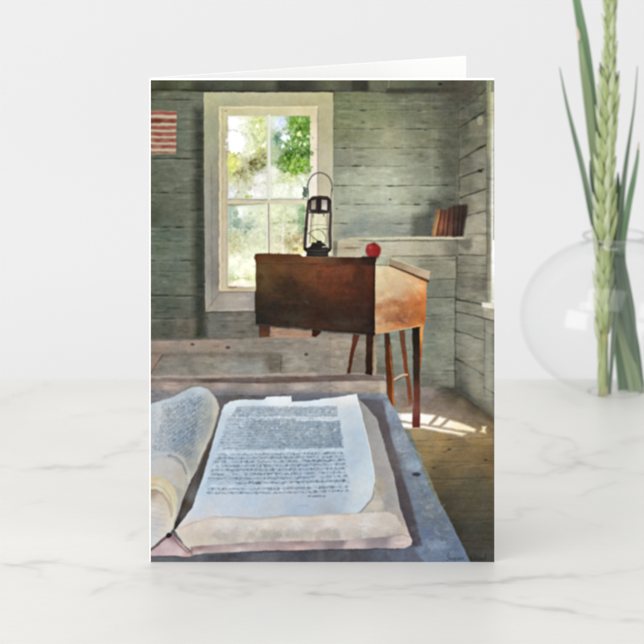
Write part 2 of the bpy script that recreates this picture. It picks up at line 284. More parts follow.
# meeting rail and lower sash
fill([(227.5, 199.5), (308, 199.5), (308, 203.6), (227.5, 203.6)], [(240, 201, (198, 192, 160)), (260, 201, (206, 202, 170)), (300, 201, (212, 208, 178))], wob=.4)
line([(228, 199.6), (308, 199.6)], .9, (134, 128, 108), .8, broken=.3, seed=8); line([(229, 205), (246, 205.2), (264, 204.6)], 1.5, (132, 124, 96), .85)
fill([(228, 206), (268, 204), (268.5, 256), (256, 256), (256, 286), (236, 289), (228, 286)], [
    (232, 212, (166, 184, 162)), (236, 222, (150, 172, 150)), (243, 208, (226, 230, 214)), (242, 216, (214, 222, 206)), (252, 212, (214, 222, 190)), (262, 215, (222, 226, 194)), (248, 226, (182, 196, 172)), (256, 235, (214, 220, 190)),
    (234, 236, (192, 196, 150)), (240, 245, (206, 210, 168)), (262, 245, (216, 220, 184)), (232, 248, (206, 204, 160)), (250, 252, (222, 226, 200)), (236, 260, (232, 234, 214)), (248, 265, (236, 236, 214)), (240, 272, (234, 236, 212)),
    (232, 280, (198, 204, 150)), (250, 279, (212, 216, 166)), (245, 285, (240, 236, 226)), (234, 285, (240, 234, 222))], f=.8, wob=.4, p=3.2)
dabs(30, 229, 207, 266, 236, [(160, 182, 156), (206, 218, 190), (226, 230, 206), (190, 206, 170)], 1, 3, .55)
blob(234, 213, 4, 6, (152, 176, 152), .6, rag=.5, seed=70); blob(246, 227, 8, 2, (150, 172, 150), .7, rag=.5, seed=71); blob(241, 212, 2.5, 6, (224, 230, 224), .7, rag=.4, seed=72)
dabs(16, 229, 230, 240, 252, [(186, 184, 136), (206, 204, 150), (170, 172, 124)], 1, 2.2, .6); dabs(30, 240, 232, 267, 252, [(206, 214, 172), (222, 226, 196)], 1.5, 3.5, .5)
line([(228, 230), (268, 229.5)], .8, (232, 236, 222), .5); line([(228, 280), (240, 278.5), (254, 279.5)], 1.3, (176, 182, 116), .7, broken=.6, seed=4)
fill([(227, 286.5), (256, 287.5), (256, 290), (236, 289.8), (227, 288.5)], (190, 172, 140)); blob(233, 287.5, 5, .9, (150, 126, 94), .7)
fill([(269.5, 204), (305, 204), (305, 257), (269.5, 256)], [
    (275, 210, (218, 224, 188)), (285, 215, (208, 214, 170)), (293, 212, (214, 222, 188)), (302, 212, (160, 186, 140)), (303, 222, (130, 160, 116)), (275, 230, (210, 212, 176)), (295, 228, (214, 220, 180)), (276, 245, (216, 214, 186)),
    (290, 244, (190, 180, 128)), (300, 240, (176, 160, 116)), (298, 250, (224, 216, 150)), (286, 253, (214, 206, 170))], f=.8, wob=.4, p=3.2)
dabs(18, 271, 205, 292, 240, [(226, 230, 206), (206, 214, 170), (216, 220, 190)], 1.5, 3, .5)
dabs(10, 299, 207, 306, 232, [(120, 154, 104), (146, 176, 126), (96, 130, 92)], 1.5, 3, .7)
for P in ([(271, 224), (276, 223), (281, 221.5)], [(287, 223), (291, 222), (295, 221)]):
    line(P, 1.3, (166, 168, 108), .75, broken=.4)
dabs(34, 287, 233, 306, 254, [(170, 140, 92), (206, 196, 110), (150, 128, 96), (226, 226, 170), (190, 160, 110)], .8, 2.2, .7)
line([(286, 206), (286, 214), (285.5, 240)], 1.2, (176, 180, 140), .6, broken=.6, seed=3); line([(283, 225), (283, 256)], 2.4, (232, 230, 222), .6); line([(272, 242), (284, 242)], .8, (196, 190, 150), .6)
line([(297, 226), (308, 226)], .8, (236, 236, 220), .8)
line([(269, 116), (269.2, 199)], 2.6, (234, 234, 226), .95, wob=.2); line([(268.3, 116), (268.6, 199)], .9, (150, 152, 134), .8, wob=.2, f=.6)
line([(267.6, 204), (268, 256)], 2.2, (230, 226, 208), .9, wob=.2); line([(268.6, 204), (269, 256)], 1.0, (140, 120, 118), .85, wob=.2, f=.6)
line([(269, 116), (269.2, 199)], 2.6, (222, 222, 206), .95, wob=.1)
# back of the bench / desk in front of the book
fill([(149, 340), (200, 339.5), (262, 337), (336, 334), (338, 340), (348, 373), (386, 375), (389, 396), (149, 405)], [
    (160, 346, (150, 126, 108)), (190, 344, (156, 132, 112)), (215, 346, (150, 128, 108)), (260, 344, (134, 120, 102)), (300, 342, (144, 130, 112)), (330, 340, (152, 136, 118)), (155, 362, (130, 112, 96)),
    (165, 366, (124, 120, 106)), (185, 362, (120, 116, 102)), (208, 366, (140, 136, 120)), (245, 364, (128, 124, 110)), (258, 368, (136, 134, 120)), (272, 362, (112, 104, 88)), (276, 370, (116, 106, 90)),
    (290, 362, (150, 142, 122)), (310, 366, (146, 138, 120)), (330, 360, (140, 128, 112)), (340, 368, (138, 122, 108)),
    (170, 386, (172, 148, 136)), (220, 386, (166, 146, 136)), (260, 388, (160, 142, 134)), (300, 388, (172, 152, 140)), (345, 385, (168, 148, 138)), (380, 384, (156, 138, 126)),
    (165, 398, (134, 124, 122)), (225, 398, (112, 106, 108)), (300, 396, (126, 122, 126))])
fill([(149, 352), (163, 353), (262, 352), (281, 354), (281, 357), (200, 356.5), (149, 358)], (112, 96, 80), f=3, a=.55)
line([(150, 375), (156, 364), (163, 355)], 1.4, (92, 80, 66), .8)
fill([(149, 356), (162, 354), (152, 371), (149, 374)], (142, 120, 102), f=1.5)
line([(149, 340.5), (200, 339.6), (262, 337.2)], 1.6, (104, 94, 80), .7, broken=.4)
for x, y in [(193, 344.5), (228, 347.6), (306.5, 354.5)]:
    blob(x, y, 2.1, 1.3, (88, 64, 52), .75, rag=.3, soft=.7)
line([(281, 356), (281, 372)], 1.6, (92, 82, 68), .7); fill([(268, 355), (281, 355), (280.5, 373), (270, 372)], (110, 100, 84), f=3, a=.6)
fill([(216, 362), (262, 361), (268, 372), (240, 374), (214, 370)], (156, 158, 148), f=6, a=.35); dabs(12, 196, 358, 235, 374, [(154, 152, 138), (128, 128, 112)], 1.5, 4, .4)
line([(326, 356), (334, 357)], .9, (110, 98, 84), .7); line([(326, 366), (335, 367)], .9, (110, 98, 84), .7)
line([(336, 334), (341, 352), (347, 374)], 1.2, (120, 104, 92), .5); dabs(10, 290, 338, 345, 372, [(160, 148, 130), (130, 118, 102)], 2, 6, .35)
line([(149, 377), (200, 376.6), (240, 375.6), (300, 374.2), (316, 373.8)], 2.4, (170, 150, 134), .9, broken=.2, seed=9)
fill([(149, 379.5), (200, 378.4), (300, 377), (347, 374.6), (384, 375.5), (386, 380.5), (340, 381.5), (270, 383.5), (200, 382.8), (149, 382)], [
    (160, 380, (136, 114, 104)), (190, 380, (134, 110, 100)), (204, 381, (104, 86, 80)), (240, 381, (116, 98, 92)), (290, 380, (112, 88, 78)), (330, 379, (114, 90, 82)), (370, 377, (118, 100, 90))], f=1.3)
line([(200, 380), (250, 382.5), (290, 381)], 1.2, (90, 72, 66), .5, broken=.5)
fill([(149, 391), (178, 391), (215, 390), (262, 391), (300, 391), (350, 392.5), (388, 394), (388, 410), (149, 410)], (118, 116, 124), f=4, a=.8)
blob(383, 388, 3, 6, (178, 156, 134), .6, soft=.6)
# table under the book: blue-grey painted wood
fill([(149, 398), (190, 396), (386, 393), (391, 402), (398, 415), (405, 430), (415, 452), (424, 474), (432, 492), (446, 512), (459, 538), (471, 563), (149, 563)], [
    (160, 399, (126, 122, 126)), (225, 404, (100, 98, 100)), (370, 400, (116, 120, 130)), (386, 404, (124, 130, 142)), (396, 418, (134, 146, 164)), (380, 425, (98, 92, 96)), (400, 440, (134, 146, 160)), (412, 460, (128, 144, 158)),
    (392, 465, (100, 92, 94)), (424, 488, (116, 132, 146)), (416, 500, (108, 122, 142)), (432, 508, (112, 124, 132)), (405, 520, (90, 86, 92)), (425, 520, (104, 118, 132)), (442, 525, (100, 114, 128)), (430, 533, (94, 110, 144)),
    (435, 548, (108, 128, 156)), (455, 548, (98, 118, 146)), (420, 556, (110, 126, 152)), (380, 556, (92, 96, 108)), (340, 556, (86, 88, 96)), (280, 556, (84, 84, 92)), (220, 556, (98, 98, 104)), (160, 559, (112, 114, 118))])
fill([(359, 399), (383, 400), (390, 432), (401, 470), (412, 505), (422, 546), (409, 548), (400, 512), (389, 470), (376, 425)], [
    (375, 405, (96, 92, 98)), (384, 430, (94, 86, 88)), (394, 460, (102, 94, 94)), (402, 490, (84, 76, 78)), (412, 530, (82, 76, 82))], f=2.0, a=.9)
for x, y, rx, ry, a in [(390, 410, 4, 9, .5), (404, 450, 6, 3, .4), (414, 465, 7, 6, .4), (436, 545, 12, 5, .4)]:
    blob(x, y, rx, ry, (150, 164, 184), a, rag=.5, seed=int(x), soft=.6)
dabs(40, 388, 405, 425, 470, [(118, 134, 152), (150, 162, 176), (108, 124, 144)], 2, 6, .3, clip=lambda x, y: (x-386)*1.75 < (y-393) and (x-378)*3.0 > (y-400))
dabs(50, 410, 480, 465, 562, [(96, 116, 148), (124, 142, 164), (88, 100, 120), (116, 130, 140)], 2, 6, .35, clip=lambda x, y: (x-424)*1.9 < (y-474))
line([(402, 452), (412, 449), (420, 455)], 1.3, (160, 168, 160), .5); line([(424, 541), (432, 536), (440, 534), (452, 538)], 2.0, (128, 140, 162), .35)
for _k in range(150):
    _v = _r.uniform(402, 560); _h = 2+(_v-402)*.09; _x = 388.5+(_v-402)*.37+_r.uniform(-_h, _h)
    blob(_x, _v, _r.uniform(1, 4), _r.uniform(.8, 2.2), [(168, 178, 186), (104, 114, 130), (146, 156, 170), (120, 124, 130)][_r.randint(4)], _r.uniform(.08, .28), ang=_r.uniform(-.6, .6), rag=1.0, seed=_r.randint(999), soft=.6, grain=2)
blob(416.5, 474.5, 4.4, 1.7, (66, 62, 74), .85, rag=.25, soft=.4)
fill([(149, 553), (192, 556), (300, 551), (400, 548), (412, 546), (425, 563), (149, 563)], [(160, 558, (104, 106, 110)), (185, 560, (98, 98, 104)), (230, 557, (80, 80, 88)), (262, 558, (108, 108, 118)), (300, 556, (80, 80, 90)), (350, 556, (82, 84, 92)), (400, 557, (98, 104, 122))], f=2, a=.9)
line([(250, 550.8), (300, 550.2), (400, 548.2)], 1.8, (62, 56, 60), .7)
dabs(30, 195, 552, 400, 562, [(110, 112, 122), (78, 78, 86), (96, 96, 106)], 2, 7, .35)
# stool and desk legs
DK = 4
fill([(353, 334), (360, 335.5), (354.5, 352), (350.5, 374), (347, 374), (350, 355)], [(356, 340, (96, 54, 40)), (350, 368, (84, 50, 38))], pid=DK)
line([(350.8, 345), (348, 368)], .8, (176, 140, 112), .7, broken=.4)
fill([(366, 334), (373.6, 334), (373, 375.5), (365.5, 374.5)], [(370, 340, (64, 42, 30)), (369, 370, (54, 38, 30))], pid=DK)
fill([(373.4, 335), (377.2, 334), (376.4, 375.5), (372.8, 375)], [(375, 340, (150, 132, 108)), (375, 370, (160, 142, 116))], pid=DK)
line([(374, 345), (373.6, 372)], .9, (96, 80, 62), .5)
fill([(377, 366), (390, 367), (390, 372), (377, 374)], (106, 92, 76), f=2, a=.6)
fill([(384.6, 333), (389.5, 333), (392.5, 360), (395, 408), (391.5, 404), (387, 394), (385.6, 360)], [(387, 340, (78, 52, 38)), (388, 370, (92, 52, 32)), (391, 398, (112, 62, 36))], pid=DK)
line([(390, 345), (392.4, 375), (394, 408)], [1.0, 1.4, 2.2], (196, 130, 66), .85, broken=.3, pid=DK)
fill([(399, 331), (404.5, 330), (408, 368), (413, 402), (409, 406), (406, 380)], [(402, 340, (108, 72, 50)), (406, 365, (122, 66, 42)), (411, 398, (126, 72, 48))], pid=DK)
line([(394.5, 379.3), (399, 376.5), (404, 374.8), (407, 375)], 2.2, (208, 176, 150), .9, pid=DK); line([(394.5, 381), (404, 377)], 1.0, (120, 70, 46), .7)
fill([(412.8, 326), (420.4, 324), (420, 400), (420.4, 427.5), (412.6, 427.5), (413.4, 396)], [(416, 335, (46, 38, 30)), (416, 372, (58, 42, 34)), (416, 395, (104, 60, 48)), (416, 410, (124, 76, 66)), (416, 424, (110, 62, 56))], pid=DK)
fill([(420, 324), (424, 322.5), (422.5, 345), (421.2, 366), (419.8, 366)], [(422, 330, (208, 142, 76)), (421, 356, (156, 90, 52))], pid=DK)
line([(420.6, 366), (420, 425)], .9, (164, 102, 72), .5)
fill([(404, 400), (414, 399), (414, 406), (402, 408)], (134, 100, 84), f=2, a=.5)
# under the desk: light strip, left leg, foot
fill([(266, 326), (314, 331), (313, 337.5), (266, 338)], [(275, 331, (188, 140, 104)), (300, 334, (184, 134, 100)), (268, 335, (150, 116, 92))], a=.95)
fill([(320, 333), (353, 334.5), (350, 352), (347, 374), (342, 358), (336, 337)], [(330, 337, (158, 136, 116)), (350, 338, (152, 132, 116)), (345, 360, (136, 122, 108))], a=.75)
fill([(360, 335), (366, 335), (366, 373), (351, 373), (355, 352)], [(362, 340, (132, 116, 100)), (358, 365, (120, 104, 90))], a=.85)
fill([(258.6, 325), (270, 326), (269.6, 337), (259.4, 337)], [(264, 328, (80, 54, 42)), (264, 335, (100, 68, 52))], pid=DK)
fill([(312.5, 329), (322, 331), (320, 334), (316, 337), (312, 336)], (70, 40, 28), pid=DK)
# desk
fill([(256, 262), (375.5, 264), (374.6, 335), (340, 331.5), (300, 327.5), (255.8, 324)], [
    (262, 270, (100, 78, 46)), (262, 285, (84, 66, 40)), (280, 266, (104, 70, 42)), (275, 280, (82, 58, 38)), (290, 285, (68, 46, 32)), (300, 270, (102, 66, 40)), (315, 272, (114, 68, 42)), (326, 270, (124, 68, 42)), (328, 285, (104, 56, 36)),
    (345, 270, (110, 58, 38)), (365, 268, (84, 46, 32)), (268, 310, (48, 42, 34)), (262, 320, (40, 38, 34)), (290, 310, (60, 46, 34)), (295, 322, (68, 56, 44)), (310, 300, (66, 42, 30)), (320, 315, (72, 42, 28)), (345, 290, (82, 44, 30)),
    (350, 310, (74, 42, 30)), (340, 325, (78, 58, 46)), (365, 300, (72, 40, 28)), (370, 325, (54, 38, 30)), (262, 300, (60, 48, 34))], f=.9, wob=.4, pid=DK)
blob(324, 277, 9, 8, (100, 52, 36), .3, rag=.5, seed=80, soft=.6); blob(343, 270, 10, 4, (112, 64, 44), .5, rag=.5, seed=81, soft=.6); blob(346, 289, 9, 3, (112, 56, 36), .45, rag=.5, seed=82, soft=.6); blob(360, 280, 6, 14, (56, 34, 26), .5, soft=.8)
blob(307, 302, 3, 1.5, (96, 84, 62), .6, ang=.6); blob(296, 318, 12, 4, (72, 66, 54), .5, rag=.5, seed=83, soft=.7); blob(350, 322, 14, 4, (82, 72, 62), .45, rag=.5, seed=84, soft=.7); blob(290, 290, 14, 10, (44, 36, 28), .45, soft=.8)
dabs(50, 258, 266, 372, 325, [(70, 52, 36), (50, 38, 28), (94, 62, 40), (84, 48, 32)], 2, 8, .28)
fill([(255.2, 254.4), (258, 253.6), (299, 254.2), (304, 257.2), (376.3, 257.6), (376, 265.5), (300, 263), (256, 262.6), (254.4, 258)], [
    (262, 258, (98, 66, 42)), (285, 257, (94, 62, 40)), (300, 259, (104, 68, 42)), (312, 260, (118, 74, 46)), (330, 261, (96, 64, 44)), (350, 261, (74, 46, 34)), (370, 261, (52, 36, 30))], f=.9, wob=.4, pid=DK)
for _k in range(46):
    _y = _r.uniform(266, 326); _x = _r.uniform(258, 355); _c = [(132, 84, 50), (48, 32, 24), (116, 66, 42)][_r.randint(3)]
    line([(_x, _y), (_x+_r.uniform(8, 26), _y+_r.uniform(-.4, 1.2))], _r.uniform(.5, 1.3), _c, _r.uniform(.12, .4), f=1.2, broken=.7, seed=_r.randint(999))
fill([(256, 300), (300, 296), (374, 305), (374, 335), (300, 328), (256, 324)], (34, 30, 28), f=16, a=.45, wob=.3)
line([(257, 263.5), (300, 264), (374, 266)], 1.2, (58, 42, 30), .5, broken=.4); line([(302, 257.3), (331, 258)], 1.0, (150, 110, 78), .6)
line([(375.4, 262), (374.8, 334)], 2.4, (40, 30, 24), .8, wob=.2)
fill([(376.4, 258.5), (390, 260), (430, 272.5), (429, 281), (426.6, 282), (425.8, 323), (421, 327), (400, 329), (375, 334.8), (375.4, 264)], [
    (380, 268, (206, 194, 158)), (392, 272, (214, 190, 148)), (382, 285, (204, 186, 150)), (378, 300, (196, 170, 132)), (400, 282, (208, 182, 144)), (415, 286, (212, 176, 130)), (395, 292, (204, 176, 140)), (422, 290, (216, 144, 82)),
    (378, 308, (172, 122, 84)), (390, 305, (182, 126, 84)), (400, 310, (166, 102, 60)), (412, 305, (190, 112, 60)), (422, 302, (200, 112, 54)), (390, 318, (160, 106, 72)), (402, 320, (128, 72, 46)), (414, 316, (172, 104, 62)), (423, 318, (176, 96, 44)),
    (378, 322, (196, 160, 124)), (382, 330, (196, 150, 104)), (400, 327, (206, 140, 86)), (418, 324, (190, 118, 60))], f=.9, wob=.4, pid=DK)
dabs(40, 378, 300, 424, 326, [(196, 132, 84), (140, 84, 54), (210, 160, 112), (160, 98, 62)], 1.2, 5, .35, clip=lambda x, y: y < 334-(x-375)*.17)
dabs(20, 378, 270, 424, 300, [(224, 200, 160), (206, 176, 130)], 2, 5, .35, clip=lambda x, y: y > 268+(x-390)*.4)
line([(400, 330), (421, 325.5)], 1.4, (216, 158, 100), .8); line([(378, 333.5), (398, 330)], 1.2, (206, 160, 100), .6)
fill([(376.4, 258), (390.4, 259), (390.4, 265.5), (376, 265.4)], [(380, 261, (172, 172, 146)), (388, 262, (160, 158, 130))], f=.8, wob=.3, pid=DK)
line([(376, 265), (390, 265.8)], 1.0, (112, 98, 76), .7); line([(390.6, 259), (390.2, 265)], 1.0, (90, 80, 62), .7)
fill([(391, 259), (430, 272.6), (429, 280), (427, 281), (389.6, 265.4)], [(398, 264, (152, 136, 108)), (412, 269, (172, 150, 120)), (426, 275, (186, 164, 136))], f=.8, wob=.3, pid=DK)
line([(390, 265.8), (410, 273.6), (428, 281.2)], [1.4, 2.0, 2.8], (92, 60, 40), .9, wob=.3)
line([(391.5, 259), (430, 272.2)], .9, (206, 190, 160), .7)
# shelf and its books
SH = 5
line([(350, 239), (400, 238.2), (440, 238), (464, 237.6)], [2.0, 2.6, 3.0, 3.2], (204, 198, 166), .95, wob=.5, pid=SH)
line([(340, 240.5), (366, 239.4)], 1.6, (172, 160, 130), .7); line([(360, 241), (400, 240.7), (460, 240.3)], 1.2, (108, 98, 74), .75, broken=.3)
fill([(455, 240), (472, 238), (472, 247), (468, 252), (456, 242.5)], (96, 92, 76), f=3, a=.6); line([(464, 237), (474, 236.8)], 1.6, (140, 134, 112), .8)
fill([(432, 236.5), (436.5, 209.5), (441.5, 208.5), (440.6, 213), (437, 236.5)], [(438, 215, (166, 108, 64)), (434, 230, (176, 118, 68))], pid=SH, f=2.2, a=.92)
fill([(437, 236.5), (441.6, 209.5), (449, 210.5), (446, 236.5)], [(443, 214, (112, 58, 40)), (441, 226, (150, 82, 54)), (444, 233, (112, 68, 50))], pid=SH, f=2.2, a=.92)
line([(444, 212), (441, 232)], 1.2, (176, 100, 66), .6)
fill([(445.5, 236.5), (449.2, 207), (455, 205.5), (454, 236.5)], [(452, 212, (84, 46, 36)), (449, 230, (110, 70, 56))], pid=SH, f=2.2, a=.92)
fill([(453.5, 236.8), (454.5, 206), (467, 204.5), (468, 207), (463.5, 236)], [(457, 212, (62, 42, 36)), (464, 210, (50, 38, 36)), (458, 230, (66, 50, 44))], pid=SH, f=2.2, a=.92)
line([(458, 207), (457, 235)], 1.0, (96, 60, 48), .4)
for P, c, a in [([(441.2, 210), (437, 236)], (64, 38, 30), .8), ([(445, 210), (443, 236)], (70, 40, 30), .7), ([(449.6, 208), (447, 236)], (48, 32, 28), .8), ([(454.4, 206), (453.2, 236)], (40, 30, 28), .85), ([(459.2, 205.4), (457.4, 236)], (36, 28, 26), .8), ([(463.6, 205), (461, 236)], (36, 28, 26), .7)]:
    line(P, 1.0, c, a, f=.7, wob=.3)
for P, c in [([(439.4, 212), (435, 233)], (206, 146, 86)), ([(443.4, 213), (440.6, 232)], (152, 88, 58)), ([(447.6, 212), (445.6, 232)], (136, 82, 60)), ([(452, 209), (451, 232)], (104, 66, 54)), ([(456.8, 209), (455.6, 232)], (92, 60, 50))]:
    line(P, .9, c, .6, f=.9, wob=.3, broken=.4)
fill([(430, 200), (470, 200), (469, 214), (430, 213)], (66, 60, 50), f=9, a=.38)
# apple on the desk
blob(373.3, 250.6, 7.6, 7.6, (152, 44, 42), 1, rag=.05, soft=.3); fill([(362, 256.9), (376.3, 257.2), (376.3, 262), (362, 262)], (58, 38, 30), f=.7, wob=.2); fill([(376.5, 258.2), (386, 258.8), (386, 262), (376.5, 261)], (168, 166, 140), f=.7, wob=.2)
blob(370, 247, 3, 3, (186, 72, 66), .5, soft=.8); blob(377, 253, 3, 4, (138, 30, 32), .5, soft=.8); blob(374, 244.2, 1.2, .8, (96, 40, 34), .8); line([(374, 244.6), (374.8, 241.8)], .7, (84, 56, 40), .8, wob=.1); blob(370.4, 247.6, 1.3, 1.0, (206, 116, 106), .4, soft=.9); fill([(364, 256), (378, 256), (378, 259.5), (364, 259.5)], (44, 26, 22), f=2.5, a=.5)
_s = box(364, 242, 384, 258); PID[_s][(np.hypot(GX[_s]-373.3, GY[_s]-250.6) < 7.6) & (GY[_s] < 257.2)] = 7
# lantern on the desk
LT = 6; DKC = (54, 46, 42)
fill([(311, 214), (327, 214), (328, 228), (327.5, 244), (312, 245), (309.5, 240), (310.5, 228)], [(318, 218, (208, 204, 172)), (318, 230, (214, 212, 168)), (314, 240, (206, 202, 150)), (324, 240, (214, 212, 176))], f=.8, pid=LT)
fill([(306, 196), (332, 197), (332, 257), (306, 257)], (0, 0, 0), a=0, pid=LT)
t = np.linspace(-.25, math.pi+.25, 22)
line([(320+12.2*math.cos(a), 187.5-14.8*math.sin(a)) for a in t], 1.1, (86, 80, 72), .9, wob=.25, pid=LT)
line([(307.9, 189), (308.6, 199)], 1.1, (92, 88, 80), .8); line([(332, 189), (331, 199)], 1.1, (92, 88, 80), .8)
fill([(309, 200), (312, 196.8), (320, 195.8), (328, 196.6), (331, 200), (331, 204), (308.6, 204)], DKC, f=.8, wob=.3, pid=LT)
fill([(308.6, 203), (331, 203), (329.5, 211), (327, 213), (312, 213), (309, 210)], (62, 52, 48), f=.8, wob=.3, pid=LT)
fill([(311.4, 200.6), (316.4, 199.6), (315.8, 209.4), (311.2, 209.8)], [(314, 202, (132, 122, 106)), (313, 208, (160, 150, 126))], f=.8, wob=.3)
fill([(321.8, 199.6), (327.2, 200.2), (327.2, 210.6), (321.4, 209.6)], [(324, 202, (150, 140, 124)), (325, 208, (196, 190, 172))], f=.8, wob=.3)
line([(319, 198), (319, 212)], 2.8, (52, 40, 38), .95)
line([(309.5, 212.5), (320, 213), (328.8, 212.5)], 1.8, (72, 62, 54), .9, wob=.4)
line([(308.6, 201), (307.2, 216), (305.8, 234), (305, 249)], [2.2, 2.8, 2.8, 3.2], DKC, .95, wob=.4, pid=LT)
line([(330.4, 201), (330.6, 216), (330, 234), (330.6, 248)], [2.0, 2.6, 2.8, 3.0], (58, 52, 52), .95, wob=.4, pid=LT)
line([(311.4, 214), (310.8, 228), (309.6, 243)], .9, (110, 100, 84), .8, wob=.3); line([(327.2, 214), (328, 230), (327.4, 243)], 1.0, (120, 112, 96), .8, wob=.3)
line([(313, 213), (313, 217)], 1.4, (90, 80, 70), .7); line([(324, 212), (324, 216)], 1.4, (90, 80, 70), .7)
line([(308, 234), (313, 230.5), (318, 229.4), (324, 229), (328, 229.2)], .9, (96, 88, 70), .9, wob=.3)
line([(310, 234), (314, 238), (319, 242)], .9, (96, 88, 70), .85, wob=.3); line([(318, 229.5), (323, 232), (326, 237), (326, 243)], .9, (110, 100, 78), .85, wob=.3)
fill([(308, 248), (311, 246), (312.6, 242.6), (316, 243), (317.4, 240.6), (321, 241), (323, 243.4), (326, 245), (328.5, 248.4), (331.8, 248), (331, 251), (328.6, 253), (328.4, 256.8), (306.5, 256.6), (307, 252.6), (304.6, 250.6), (304.2, 247)], (50, 44, 38), f=.8, wob=.4, pid=LT)
line([(306.6, 246.5), (309.6, 247)], 1.2, (200, 190, 172), .8); line([(323, 247), (327.4, 246.4)], 1.5, (196, 184, 168), .85)
blob(330, 253.5, 1.5, 1.5, (210, 200, 180), .7); blob(303.4, 254.6, 2.2, 1.6, (230, 226, 210), .8)
line([(309.8, 203), (308.6, 216), (307.2, 234), (306.2, 246)], .7, (128, 116, 104), .75, f=.7, wob=.2); line([(330.6, 204), (330.8, 220), (330.4, 240)], .6, (120, 112, 104), .6, f=.7, wob=.2)
line([(311, 198.4), (320, 197.2), (328, 198.2)], .7, (120, 106, 96), .7, f=.7, wob=.2); line([(308, 250.2), (318, 251), (328, 250)], .8, (104, 92, 80), .7, wob=.2); line([(309, 254), (327, 254)], .8, (84, 74, 62), .6)
line([(313.6, 216), (311.8, 224), (311.8, 234), (314, 242)], .8, (150, 142, 108), .7, wob=.2); line([(325.6, 216), (326.8, 226), (326.6, 236), (325, 242)], .8, (150, 142, 112), .7, wob=.2)
line([(316, 218), (315, 228), (316, 237)], 1.3, (240, 240, 214), .6, f=1.2); blob(321, 226, 3, 6, (226, 226, 190), .5, soft=.9)
line([(309.6, 226), (318, 224.6), (327.8, 225.4)], .6, (120, 110, 84), .6, wob=.2); line([(312, 243), (325, 243.6)], 1.2, (84, 76, 58), .7)
# ---- the open book
BK = 1
# gutter
fill([(213, 394), (226, 402), (236, 400), (222, 412), (213, 445), (205, 475), (194, 508), (180, 530), (172, 532), (176, 508), (190, 478), (203, 448), (214, 425), (219, 408)], [
    (222, 402, (110, 104, 106)), (218, 415, (116, 112, 112)), (211, 432, (108, 104, 102)), (205, 455, (90, 86, 82)), (198, 475, (84, 82, 80)), (192, 495, (108, 108, 108)), (182, 505, (84, 76, 68)), (184, 515, (98, 94, 90)), (177, 524, (70, 62, 58))], pid=BK, f=3.5)
line([(216, 426), (205, 455), (192, 482), (180, 512), (174, 529)], [2, 3.5, 3.5, 4, 2], (76, 66, 60), .7, f=2.5)
# page block to the right of the curling leaf
fill([(356, 394.5), (362, 402), (377, 418.5), (381, 432), (386, 450), (393, 472), (397, 490), (400, 508), (406, 524), (411.5, 541), (400, 545), (360, 515), (350, 500), (345, 440)], [
    (362, 406, (150, 148, 146)), (372, 424, (152, 150, 148)), (376, 445, (160, 158, 156)), (384, 470, (160, 156, 154)), (380, 490, (164, 156, 148)), (390, 500, (158, 156, 156)), (396, 520, (170, 160, 152)), (402, 535, (196, 182, 172)), (380, 515, (180, 172, 164))], pid=BK)
fill([(376, 476), (384, 478), (386, 500), (376, 512), (362, 512), (372, 498)], [(380, 490, (170, 158, 140)), (374, 504, (196, 186, 168)), (382, 502, (186, 180, 172))], f=3, a=.8)
# curling leaf, face up
page = [(222, 411), (225, 405), (230, 401.5), (240, 400), (264, 399.6), (266.5, 396.6), (291, 396.4), (292, 402), (310, 400.6), (333, 398), (356.5, 393.6), (358.5, 400), (361, 412), (364, 425), (369, 443), (372, 458), (374.6, 475), (375, 490), (370, 500), (364, 508), (357, 513.5), (330, 515), (290, 516), (255, 518.5), (240, 517.5), (215, 516.5), (196, 521), (176, 529), (192, 508), (204, 475), (213, 442)]
fill(page, [
    (232, 405, (206, 218, 226)), (280, 400, (222, 228, 234)), (320, 403, (212, 222, 230)), (348, 398, (226, 226, 226)), (222, 425, (186, 202, 216)), (350, 415, (192, 206, 216)), (357, 440, (178, 196, 212)), (366, 470, (196, 212, 222)),
    (352, 460, (176, 196, 214)), (365, 490, (206, 216, 222)), (355, 505, (190, 204, 216)), (212, 460, (178, 196, 214)), (204, 485, (182, 202, 218)), (280, 450, (170, 190, 206)), (250, 430, (166, 184, 202)), (310, 470, (170, 190, 210)), (240, 480, (172, 194, 216)),
    (198, 508, (196, 208, 222)), (220, 506, (192, 206, 222)), (250, 505, (186, 204, 222)), (270, 512, (186, 196, 208)), (300, 508, (172, 190, 210)), (330, 510, (168, 178, 192)), (340, 500, (172, 192, 212)), (188, 522, (206, 204, 204)), (215, 513, (206, 208, 212)), (245, 515, (200, 206, 216))], pid=BK, f=.9)
line([(356.5, 394), (361, 412), (364, 425), (369, 443), (373, 464), (375, 480), (375, 490)], 1.0, (226, 232, 236), .8)
blob(362, 496, 11, 20, (206, 218, 226), .5, ang=.35, rag=.2, soft=1, seed=95); blob(378, 506, 6, 5, (206, 198, 182), .7, rag=.3, soft=.8, seed=96)
line([(377, 486), (384, 500), (387, 512)], 1.5, (150, 142, 136), .5, broken=.4, seed=3)
line([(375.6, 484), (371.5, 500), (360, 513)], 1.6, (140, 124, 108), .6)
